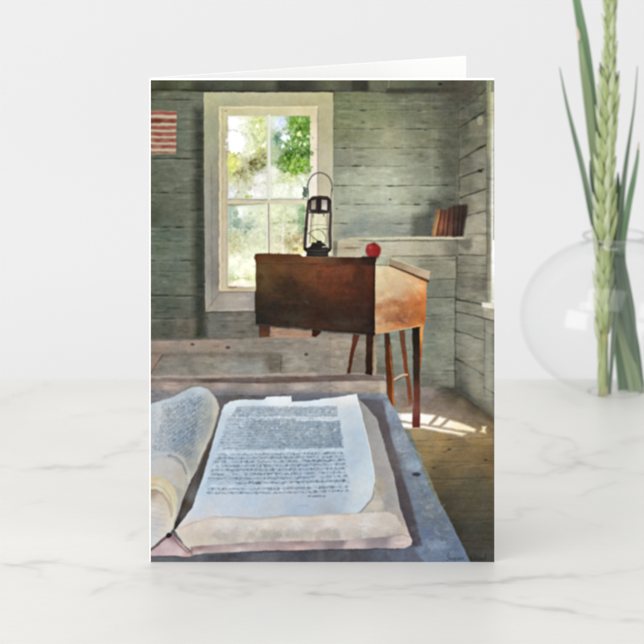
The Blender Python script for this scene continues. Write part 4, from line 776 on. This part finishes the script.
# ================================================================= greeting card
PW, PH, PT = .12735, .1786, .00034        # panel width, height, paper thickness
card = empty('greeting_card', (0, 0, 0))
tag(card, 'folded greeting card standing on the marble, printed with an open book and desk', 'greeting card')
m_card, nt, out = mat('white_card_stock')
b = principled(nt, out, .6, .2)
nt.links.new(mixc(nt, .5, (.985, .985, .98), ramp(nt, noise_n(nt, 900, 2), [(.35, (.96, .96, .955)), (.65, (.985, .985, .98))])), b.inputs['Base Color'])
XL, XR = (149.4-CXP)*D/F, (494.45-CXP)*D/F
def slab_bm(x0, x1, y0, y1, z0, z1, bev=.0001):
    bm = bmesh.new(); bmesh.ops.create_cube(bm, size=1)
    bmesh.ops.transform(bm, matrix=Matrix.Translation(((x0+x1)/2, (y0+y1)/2, (z0+z1)/2)) @ Matrix.Diagonal((x1-x0, y1-y0, z1-z0, 1)), verts=bm.verts)
    if bev: bmesh.ops.bevel(bm, geom=bm.edges[:], offset=bev, segments=2, affect='EDGES')
    return bm
mesh_bm('front_panel', slab_bm(XL+.0003, XR, 0, PT, .0, PH), m_card, card, False)
# rounded fold joining both panels
ang = math.radians(22.0)
bm = bmesh.new()
prof = []
for a in np.linspace(0, 1, 9):
    th = -math.pi/2-a*(math.pi-ang)
    prof.append((XL+.0004+.00040*math.cos(th), .00040+.00040*math.sin(th)))
inner = [(XL+.0004+.00008*math.cos(-math.pi/2-a*(math.pi-ang)), .00040+.00008*math.sin(-math.pi/2-a*(math.pi-ang))) for a in np.linspace(0, 1, 9)]
ring = prof+inner[::-1]
vb = [bm.verts.new((x, y, 0)) for x, y in ring]; vt = [bm.verts.new((x, y, PH)) for x, y in ring]
for k in range(len(ring)):
    bm.faces.new((vb[k], vb[(k+1) % len(ring)], vt[(k+1) % len(ring)], vt[k]))
bm.faces.new(vt); bm.faces.new(vb[::-1])
mesh_bm('fold', bm, m_card, card, False)
bp = mesh_bm('back_panel', slab_bm(.0002, PW, 0, PT, 0, PH), m_card, card, False)
bp.location = (XL+.0004, .0005, 0); bp.rotation_euler = (0, 0, ang)

# the flat print on the front panel
m_ink, nt, out = mat('printed_ink')
b = principled(nt, out, .7, .05)
inkc = attr(nt, 'ink', True)
nt.links.new(mixc(nt, .06, inkc, mixc(nt, 1.0, inkc, ramp(nt, noise_n(nt, 1500, 2), [(.3, (.6, .6, .6)), (.7, (1.4, 1.4, 1.4))]), 'MULTIPLY')), b.inputs['Base Color'])
LIGHT = .885
INK = s2l(IMG)*LIGHT
ink_v = np.clip(INK, .002, .93)
gx_ = (PX0+np.arange(NW+1)/SS-CXP)*D/F; gz_ = CAMH-(PY0+np.arange(NH+1)/SS-HOR)*D/F
X_, Z_ = np.meshgrid(gx_, gz_)
vc_ = np.pad(ink_v, ((1, 1), (1, 1), (0, 0)), mode='edge')
vcol = (vc_[:-1, :-1]+vc_[1:, :-1]+vc_[:-1, 1:]+vc_[1:, 1:])/4
# a point keeps the crisper colour of its own cell
vcol = .5*vcol+.5*vc_[1:, 1:]
AV = np.stack([X_, np.full(X_.shape, -.00004), Z_], -1).reshape(-1, 3); AC = vcol.reshape(-1, 3)
AQ = grid_quads(NW+1, NH+1)[:, ::-1]
pid = PID.reshape(-1)
PID2 = {0: 'printed_picture', BK: 'printed_open_book', FL: 'printed_flag', WN: 'printed_window', DK: 'printed_desk', SH: 'printed_shelf_books', LT: 'printed_lantern', 7: 'printed_apple'}
root_print = None
for k, nm in PID2.items():
    q = AQ[pid == k]
    used, inv = np.unique(q, return_inverse=True)
    o = mesh_grid(nm, AV[used], inv.reshape(-1, 4), m_ink, root_print or card, col=AC[used])
    if k == 0: root_print = o

# ================================================================= glass vase
VY = .2586
vc0 = at(615, 388.6, VY); vc0.z = 0
vase = empty('glass_vase', vc0); vase.scale = (1, 1, .98)
tag(vase, 'round clear glass vase with a narrow lipped neck, holding green blades', 'vase')
m_glass, nt, out = mat('clear_glass')
tr = nt.nodes.new('ShaderNodeBsdfTransparent'); gl = nt.nodes.new('ShaderNodeBsdfGlossy'); gl.inputs['Roughness'].default_value = .11
lw = nt.nodes.new('ShaderNodeLayerWeight'); lw.inputs[0].default_value = .35
nt.links.new(ramp(nt, lw.outputs['Facing'], [(0, (1, 1, 1)), (.6, (.998, .999, .999)), (.9, (.985, .987, .987)), (1, (.94, .945, .945))]), tr.inputs[0])
lf = nt.nodes.new('ShaderNodeLayerWeight'); lf.inputs[0].default_value = .5
pw = nt.nodes.new('ShaderNodeMath'); pw.operation = 'POWER'; pw.inputs[1].default_value = 4.0; nt.links.new(lf.outputs['Facing'], pw.inputs[0])
mx = nt.nodes.new('ShaderNodeMath'); mx.operation = 'MULTIPLY_ADD'; mx.inputs[1].default_value = .35; mx.inputs[2].default_value = .06; nt.links.new(pw.outputs[0], mx.inputs[0])
ms = nt.nodes.new('ShaderNodeMixShader')
nt.links.new(mx.outputs[0], ms.inputs[0]); nt.links.new(tr.outputs[0], ms.inputs[1]); nt.links.new(gl.outputs[0], ms.inputs[2]); nt.links.new(ms.outputs[0], out.inputs[0])
PXM = (D+VY)/F                   # metres per photo pixel at the vase
def lathe(name, prof, m, parent, seg=96):
    bm = bmesh.new(); rings = []
    for r, z in prof:
        if r < 1e-6: rings.append([bm.verts.new((0, 0, z))])
        else: rings.append([bm.verts.new((r*math.cos(2*math.pi*k/seg), r*math.sin(2*math.pi*k/seg), z)) for k in range(seg)])
    for A, B in zip(rings[:-1], rings[1:]):
        for k in range(seg):
            k2 = (k+1) % seg
            if len(A) == 1 and len(B) == 1: continue
            if len(A) == 1: bm.faces.new((A[0], B[k], B[k2]))
            elif len(B) == 1: bm.faces.new((A[k], A[k2], B[0]))
            else: bm.faces.new((A[k], A[k2], B[k2], B[k]))
    return mesh_bm(name, bm, m, parent)
R, RZ, ZC = 95*PXM, 79*PXM, 77*PXM
def globe(off, th0, th1, n):
    return [((R-off)*math.cos(t), ZC+(RZ-off)*math.sin(t)) for t in np.linspace(th0, th1, n)]
tw = .0011
outer = [(0, .0012), (.006, .0010), (.012, .0003), (24*PXM, .0)]+[(28*PXM, .0004)]+globe(0, -1.20, 1.12, 44)
neck = [(33*PXM, 147.6*PXM), (29.6*PXM, 151.5*PXM), (28.8*PXM, 153.5*PXM), (29.6*PXM, 156*PXM), (31.8*PXM, 158*PXM), (32.6*PXM, 159.2*PXM), (31.8*PXM, 160.3*PXM), (30*PXM, 159.6*PXM)]
innr = [(28.2*PXM, 157.2*PXM), (26.8*PXM, 154*PXM), (27.4*PXM, 151*PXM), (31*PXM, 148*PXM)]+globe(tw, 1.12, -1.18, 44)+[(26*PXM, .0026), (.008, .0028), (0, .0029)]
body = lathe('glass_globe', [(r, z+.0001) for r, z in outer+neck+innr], m_glass, vase)
# the inner skin of the glass reflects less than the outer one
m_in = m_glass.copy(); m_in.name = 'clear_glass_inner'
for n_ in m_in.node_tree.nodes:
    if n_.type == 'MATH' and n_.operation == 'MULTIPLY_ADD': n_.inputs[1].default_value = .15; n_.inputs[2].default_value = .008
body.data.materials.append(m_in)
for p_ in body.data.polygons:
    c_ = p_.center; q_ = math.sqrt((math.hypot(c_.x, c_.y)/R)**2+((c_.z-ZC)/RZ)**2)
    if q_ < 1-.5*tw/R and c_.z < 148*PXM: p_.material_index = 1
# a slightly thicker polished bead round the mouth
m_lip, nt, out = mat('glass_lip')
tr = nt.nodes.new('ShaderNodeBsdfTransparent'); tr.inputs[0].default_value = (.975, .98, .98, 1)
gl = nt.nodes.new('ShaderNodeBsdfGlossy'); gl.inputs['Roughness'].default_value = .06
lw = nt.nodes.new('ShaderNodeLayerWeight'); lw.inputs[0].default_value = .5; ms = nt.nodes.new('ShaderNodeMixShader')
lw.inputs[0].default_value = .3; nt.links.new(lw.outputs['Facing'], ms.inputs[0]); nt.links.new(tr.outputs[0], ms.inputs[1]); nt.links.new(gl.outputs[0], ms.inputs[2]); nt.links.new(ms.outputs[0], out.inputs[0])
bm = bmesh.new(); rr = 31.6*PXM; rb = .00062
vs_ = [[bm.verts.new(((rr+rb*math.cos(b_))*math.cos(a_), (rr+rb*math.cos(b_))*math.sin(a_), 159.6*PXM+rb*math.sin(b_))) for b_ in np.linspace(0, 2*math.pi, 9)[:-1]] for a_ in np.linspace(0, 2*math.pi, 97)[:-1]]
for k in range(96):
    for q in range(8): bm.faces.new((vs_[k][q], vs_[(k+1) % 96][q], vs_[(k+1) % 96][(q+1) % 8], vs_[k][(q+1) % 8]))
mesh_bm('rim', bm, m_lip, vase)

# ================================================================= the cut blades and the flower spike
def leaf_mat(name, c1, c2, c3, streak=1.0):
    m, nt, out = mat(name); b = principled(nt, out, .5, .3)
    st = noise_n(nt, 1.0, 4, attr_vec(nt), .3)
    col = ramp(nt, st, [(.30, c1), (.5, c2), (.72, c3)])
    nt.links.new(col, b.inputs['Base Color'])
    b.inputs['Subsurface Weight'].default_value = .0
    # thin leaves let some light through
    t = nt.nodes.new('ShaderNodeBsdfTranslucent'); nt.links.new(col, t.inputs[0]); mx = nt.nodes.new('ShaderNodeMixShader'); mx.inputs[0].default_value = .18
    nt.links.new(b.outputs[0], mx.inputs[1]); nt.links.new(t.outputs[0], mx.inputs[2]); nt.links.new(mx.outputs[0], out.inputs[0])
    return m, nt, b, col
def attr_vec(nt):
    uv = nt.nodes.new('ShaderNodeAttribute'); uv.attribute_name = 'grain'; mp = nt.nodes.new('ShaderNodeMapping')
    mp.inputs['Scale'].default_value = (4.0, .9, 1); nt.links.new(uv.outputs['Vector'], mp.inputs[0]); return mp.outputs[0]
L1, *_ = leaf_mat('blade_green', (.15, .27, .145), (.22, .36, .20), (.34, .48, .30))
L2, *_ = leaf_mat('blade_dark_green', (.085, .135, .09), (.13, .20, .13), (.21, .30, .20))
L3, *_ = leaf_mat('blade_olive', (.24, .32, .18), (.31, .40, .22), (.41, .49, .30))
L4, *_ = leaf_mat('blade_grey_green', (.16, .23, .16), (.23, .32, .22), (.33, .43, .31))
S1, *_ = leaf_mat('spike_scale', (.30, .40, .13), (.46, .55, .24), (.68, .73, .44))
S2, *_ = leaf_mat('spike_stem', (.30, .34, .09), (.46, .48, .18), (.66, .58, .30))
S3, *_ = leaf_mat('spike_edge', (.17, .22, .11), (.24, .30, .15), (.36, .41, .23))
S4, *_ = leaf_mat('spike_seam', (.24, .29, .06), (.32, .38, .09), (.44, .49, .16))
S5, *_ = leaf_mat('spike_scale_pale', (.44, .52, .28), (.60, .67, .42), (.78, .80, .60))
CR, *_ = leaf_mat('dry_tip', (.60, .48, .33), (.76, .64, .50), (.84, .77, .64))

def blade_bm(path, fold=.35, twist=0.0, face=0.0, nseg=40, thick=.00035, cols=6):
    """long strap blade through path = [(px, py, depth, width px)]; folded along its midrib"""
    P = []
    n = len(path)
    for k in range(nseg+1):
        t = k/nseg*(n-1); i = min(int(t), n-2); u = t-i
        p0, p1, p2, p3 = path[max(i-1, 0)], path[i], path[i+1], path[min(i+2, n-1)]
        cr = lambda q: .5*(2*p1[q]+(p2[q]-p0[q])*u+(2*p0[q]-5*p1[q]+4*p2[q]-p3[q])*u*u+(3*p1[q]-p0[q]-3*p2[q]+p3[q])*u**3)
        P.append((at(cr(0), cr(1), cr(2)), max(.35, p1[3]+(p2[3]-p1[3])*u)*PXM))
    bm = bmesh.new(); lay = bm.verts.layers.float_vector.new('grain'); rows = []
    off = random.uniform(0, 9)
    for k, (p, w) in enumerate(P):
        tn = (P[min(k+1, nseg)][0]-P[max(k-1, 0)][0]).normalized()
        a = face+twist*k/nseg
        side = Vector((math.cos(a), math.sin(a), 0)); side = (side-tn*side.dot(tn)).normalized(); nr = tn.cross(side).normalized()
        if nr.y > 0: nr = -nr
        top, bot = [], []
        for c in range(cols+1):
            s = c/cols*2-1
            q = p+side*(s*w/2)+nr*(-fold*w/2*(1-abs(s))**1.0)+nr*(.00012*math.sin(k*.7+c))
            th = thick*(1-.75*abs(s))
            for lst, sg in ((top, 1), (bot, -1)):
                v = bm.verts.new(q+nr*th*sg); v[lay] = (s*.5+off, k*.12, 0); lst.append(v)
        rows.append(top+bot[::-1])
    m_ = len(rows[0])
    for A, B in zip(rows[:-1], rows[1:]):
        for c in range(m_): bm.faces.new((A[c], A[(c+1) % m_], B[(c+1) % m_], B[c]))
    bm.faces.new(rows[0]); bm.faces.new(rows[-1][::-1])
    return bm
def blade(path, m, label, tip=None, **kw):
    base_pt = at(path[-1][0], path[-1][1], path[-1][2])
    o = mesh_bm('leaf_blade', blade_bm(path, **kw), m)
    o.data.transform(Matrix.Translation(-base_pt)); o.location = base_pt
    tag(o, label, 'leaf blade', 'long leaves standing in the vase')
    if tip:
        t = mesh_bm('dry_tip', blade_bm(tip, nseg=8, fold=kw.get('fold', .35), face=kw.get('face', 0), thick=.0005), CR, o)
        t.data.transform(Matrix.Translation(-base_pt))
    return o
BACK = VY
blade([(566, -60, BACK+.002, 4), (572, -25, BACK+.002, 7), (577.5, 5, BACK+.002, 8.5), (583, 38, BACK+.002, 11), (588, 75, BACK+.0025, 12.5), (593, 115, BACK+.003, 12), (597, 155, BACK+.003, 11), (603, 205, BACK+.003, 9), (609, 245, BACK+.002, 8), (614, 300, BACK+.003, 9), (619, 350, BACK+.004, 10), (623.6, 396, BACK+.003, 11)],
      L1, 'tallest blue-green strap leaf, rising out of view left of the flower spike', face=.25, fold=.3)
blade([(578, 30, BACK-.0015, 1.6), (580.5, 45, BACK-.0015, 5), (584, 70, BACK-.0015, 8.5), (588, 100, BACK-.0015, 9.5), (592, 135, BACK-.001, 9.5), (597, 180, BACK-.001, 8), (604, 235, BACK-.001, 7.5), (613, 285, BACK+.0, 9), (622, 330, BACK+.0, 11), (630, 365, BACK+.0, 13), (636.8, 396, BACK-.0005, 15)],
      L3, 'olive green leaf with a pale dried nick at its tip, lying on the tallest leaf', tip=[(576.8, 27, BACK-.002, 1.0), (577.6, 31, BACK-.0021, 3.0), (578.6, 36, BACK-.0022, 3.6), (579.4, 41, BACK-.0022, 1.6)], face=-.15, fold=.35)
blade([(559.6, 67, BACK-.004, .7), (562, 80, BACK-.004, 1.6), (567, 105, BACK-.004, 3.2), (573, 130, BACK-.004, 4.4), (580, 158, BACK-.003, 5.6), (586, 185, BACK-.003, 6.2), (592, 215, BACK-.002, 6.6), (599, 245, BACK+.001, 6.5), (608, 280, BACK+.003, 7), (619, 320, BACK+.005, 9), (630, 365, BACK+.005, 10), (634, 394, BACK+.004, 9)],
      L4, 'slim dark leaf leaning furthest to the left, with a thread-fine tip', face=.1, fold=.5)
blade([(637.4, 66, BACK+.004, .6), (636.4, 82, BACK+.004, 1.2), (634, 108, BACK+.004, 1.9), (630.6, 132, BACK+.003, 2.8), (626.5, 160, BACK+.002, 4.2), (623, 188, BACK+.0, 5.4), (621, 215, BACK-.001, 5.8), (618, 245, BACK-.001, 5.4), (616, 280, BACK-.001, 5), (614.6, 320, BACK-.003, 5.4), (612.5, 350, BACK-.003, 4.6), (609.5, 394, BACK-.004, 3.0)],
      L4, 'thinnest grass-like leaf rising to a fine point on the right of the flower spike', face=-.2, fold=.5)
blade([(638.4, 146, BACK-.001, 1.6), (637, 160, BACK-.001, 3.6), (634.4, 175, BACK-.001, 5.2), (631, 192, BACK-.001, 6.4), (627.5, 212, BACK-.001, 6.6), (624, 235, BACK-.001, 6), (622, 262, BACK+.0, 8), (627, 310, BACK+.001, 10), (633, 350, BACK+.001, 9), (640.5, 396, BACK+.0005, 8)],
      L1, 'short green leaf with a cream dried tip, furthest to the right in the vase', tip=[(638.8, 141.5, BACK-.001, .8), (638.6, 145, BACK-.0013, 2.0), (638, 149.5, BACK-.0014, 2.6)], face=.2, fold=.4)
blade([(590, 160, BACK+.0045, .8), (592, 178, BACK+.0045, 5), (596, 195, BACK+.0045, 8), (603, 222, BACK+.004, 8), (611, 246, BACK+.004, 12), (617, 275, BACK+.005, 17), (623, 310, BACK+.006, 20), (629, 350, BACK+.007, 22), (632.5, 388, BACK+.006, 24)],
      L2, 'broad dark green leaf at the back of the bunch, widening inside the vase', face=.1, fold=.25)
blade([(618, 172, BACK+.004, .8), (618, 190, BACK+.004, 6), (618, 205, BACK+.004, 10), (617, 225, BACK+.002, 10), (618, 250, BACK-.001, 11), (622, 280, BACK-.002, 15), (627, 310, BACK-.002, 16), (631, 335, BACK-.0015, 12), (634, 352, BACK-.001, 6), (636, 362, BACK-.001, 2)],
      L2, 'short dark leaf wedged behind the flower spike at the mouth of the vase', tip=[(616, 208, BACK+.0015, 1.2), (616, 214, BACK+.0015, 5), (615, 221, BACK+.0015, 6), (614, 228, BACK+.0015, 2)], face=-.1, fold=.25)

# flower spike: a stout stalk clothed in overlapping pointed scales
SY = BACK-.0065
def stalk_x(py):
    pts = [(-60, 608), (0, 610.5), (60, 609.5), (120, 608), (180, 605), (240, 604.5), (300, 604), (350, 603.5), (400, 602.5)]
    for (a, xa), (b_, xb) in zip(pts[:-1], pts[1:]):
        if a <= py <= b_: return xa+(xb-xa)*(py-a)/(b_-a)
    return pts[-1][1] if py > 400 else pts[0][1]
spike = empty('flower_spike', at(602.5, 398, SY))
tag(spike, 'pale green scaly flower spike like an ear of wheat, standing in the vase', 'flower spike')
so = spike.location.copy()
bm = bmesh.new(); lay = bm.verts.layers.float_vector.new('grain'); rings = []
for k in range(90):
    py = -58+k*(398+58)/89; w = (2.2 if py < 80 else 2.2+(py-80)/110 if py < 300 else 4.6+.25*math.sin(py*.12))
    if py > 330: w = 4.4+.5*math.sin((py-330)*.13)
    c = at(stalk_x(py), py, SY)-so
    ring_ = []
    for q in range(14):
        a_ = 2*math.pi*q/14; r_ = w*PXM*(1+.12*math.cos(3*a_+py*.05))
        v = bm.verts.new(c+Vector((math.cos(a_)*r_, math.sin(a_)*r_, 0))); v[lay] = (q*.25, py*.03, 0); ring_.append(v)
    rings.append(ring_)
for A, B in zip(rings[:-1], rings[1:]):
    for q in range(14): bm.faces.new((A[q], A[(q+1) % 14], B[(q+1) % 14], B[q]))
bm.faces.new(rings[0]); bm.faces.new(rings[-1][::-1])
mesh_bm('stem', bm, S2, spike)

def scale_bm(bm, base_p, outdir, L, W, splay, lay, hollow=.5):
    """one boat-shaped scale: rooted at base_p, pointing up and outwards"""
    up = Vector((0, 0, 1)); out_ = outdir.normalized(); side = up.cross(out_).normalized()
    N, M = 9, 6; gridv = []; off = random.uniform(0, 50)
    for i in range(N+1):
        t = i/N; w = W*(math.sin(math.pi*min(1, t*.92+.06))**.75)*(1-t**4*.9)
        ctr = base_p+up*(L*t)+out_*(splay*L*(.55*t+.45*t*t)+.0004*math.sin(math.pi*t))
        row = []
        for j in range(M+1):
            s = j/M*2-1
            p = ctr+side*(s*w/2)+out_*(-hollow*w*.5*s*s+.18*w*(1-abs(s)))
            row.append(p)
        gridv.append(row)
    f, bk = [], []
    for i, row in enumerate(gridv):
        f.append([bm.verts.new(p+out_*.0002) for p in row]); bk.append([bm.verts.new(p-out_*.00018) for p in row])
        for j in range(M+1):
            f[-1][j][lay] = (j*.22+off, i*.25, off); bk[-1][j][lay] = (j*.22+off, i*.25, off)
    for i in range(N):
        for j in range(M):
            bm.faces.new((f[i][j], f[i][j+1], f[i+1][j+1], f[i+1][j])); bm.faces.new((bk[i][j+1], bk[i][j], bk[i+1][j], bk[i+1][j+1]))
        bm.faces.new((f[i+1][0], bk[i+1][0], bk[i][0], f[i][0])) if True else None
        bm.faces.new((f[i][M], bk[i][M], bk[i+1][M], f[i+1][M]))
    bm.faces.new(f[0][::-1]+bk[0]); bm.faces.new(f[N]+bk[N][::-1])
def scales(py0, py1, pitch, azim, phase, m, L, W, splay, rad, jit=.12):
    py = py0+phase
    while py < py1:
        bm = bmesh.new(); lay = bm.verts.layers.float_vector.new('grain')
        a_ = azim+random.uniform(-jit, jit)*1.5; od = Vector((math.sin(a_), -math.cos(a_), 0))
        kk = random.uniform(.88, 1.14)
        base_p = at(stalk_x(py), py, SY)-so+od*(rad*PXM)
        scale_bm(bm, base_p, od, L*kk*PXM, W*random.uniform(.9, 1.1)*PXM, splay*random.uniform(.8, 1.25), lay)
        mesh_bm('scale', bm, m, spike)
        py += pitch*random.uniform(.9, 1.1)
# azimuth 0 faces the viewer, negative to the left; narrower and looser towards the top
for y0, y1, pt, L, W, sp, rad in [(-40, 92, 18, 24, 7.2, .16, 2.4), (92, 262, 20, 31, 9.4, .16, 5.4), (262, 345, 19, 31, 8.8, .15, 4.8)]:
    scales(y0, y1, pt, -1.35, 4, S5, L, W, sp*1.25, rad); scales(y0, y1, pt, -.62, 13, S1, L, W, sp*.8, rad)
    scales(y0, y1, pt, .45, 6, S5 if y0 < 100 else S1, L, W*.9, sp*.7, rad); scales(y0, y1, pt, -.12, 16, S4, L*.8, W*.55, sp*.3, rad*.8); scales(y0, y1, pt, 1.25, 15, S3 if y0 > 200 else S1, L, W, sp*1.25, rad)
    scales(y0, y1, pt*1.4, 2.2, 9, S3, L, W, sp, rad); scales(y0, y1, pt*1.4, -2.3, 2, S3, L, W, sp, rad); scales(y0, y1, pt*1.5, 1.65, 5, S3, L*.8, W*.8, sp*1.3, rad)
for py, az, L, W in [(372, -1.1, 44, 6), (388, .9, 52, 6.5), (396, -.9, 40, 6), (396, .2, 56, 6), (396, 1.3, 34, 5)]:
    bm = bmesh.new(); lay = bm.verts.layers.float_vector.new('grain'); od = Vector((math.sin(az), -math.cos(az), 0))
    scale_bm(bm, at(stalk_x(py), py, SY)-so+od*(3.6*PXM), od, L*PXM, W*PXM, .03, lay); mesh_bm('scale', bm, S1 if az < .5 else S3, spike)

# ================================================================= light: soft daylight studio
w = bpy.data.worlds.new('World'); scene.world = w; w.use_nodes = True
bg = w.node_tree.nodes['Background']; bg.inputs[0].default_value = (.995, .995, 1.0, 1); bg.inputs[1].default_value = .84

def softbox(name, loc, target, size, size_y, power, color=(1, 1, 1)):
    l = bpy.data.lights.new(name, 'AREA'); l.shape = 'RECTANGLE'; l.size = size; l.size_y = size_y; l.energy = power; l.color = color
    o = bpy.data.objects.new(name, l); C.objects.link(o); o.location = loc
    o.rotation_euler = (Vector(target)-Vector(loc)).to_track_quat('-Z', 'Y').to_euler(); return o
vcen = vc0+Vector((0, 0, ZC))
softbox('softbox_left', vcen+Vector((-.80, -.66, .13))*1.25, (0, .1, .06), .72, .84, 4.4, (1, 1, .995))
softbox('softbox_right', vcen+Vector((.66, -.95, .02))*1.2, (.1, .1, .08), .36, .5, 4.4*.22)
softbox('softbox_overhead', (-.3, -.9, 1.5), (0, .15, 0), 1.4, 1.2, 9.8)

# ================================================================= camera
cam = bpy.data.cameras.new('camera'); co = bpy.data.objects.new('camera', cam); C.objects.link(co); scene.camera = co
cam.sensor_width = 36; cam.sensor_fit = 'HORIZONTAL'; cam.lens = F*36/644
cam.shift_y = -(322-HOR)/644; cam.shift_x = -(CXP-322)/644
co.location = (0, -D, CAMH); co.rotation_euler = (math.radians(90), 0, 0)
cam.clip_start = .05; cam.clip_end = 50
cam.dof.use_dof = True; cam.dof.focus_distance = D+.002; cam.dof.aperture_fstop = 27
scene.view_settings.view_transform = 'Standard'; scene.view_settings.look = 'None'; scene.view_settings.exposure = 0; scene.view_settings.gamma = 1
scene.cycles.use_denoising = True; scene.cycles.transparent_max_bounces = 24; scene.cycles.max_bounces = 8
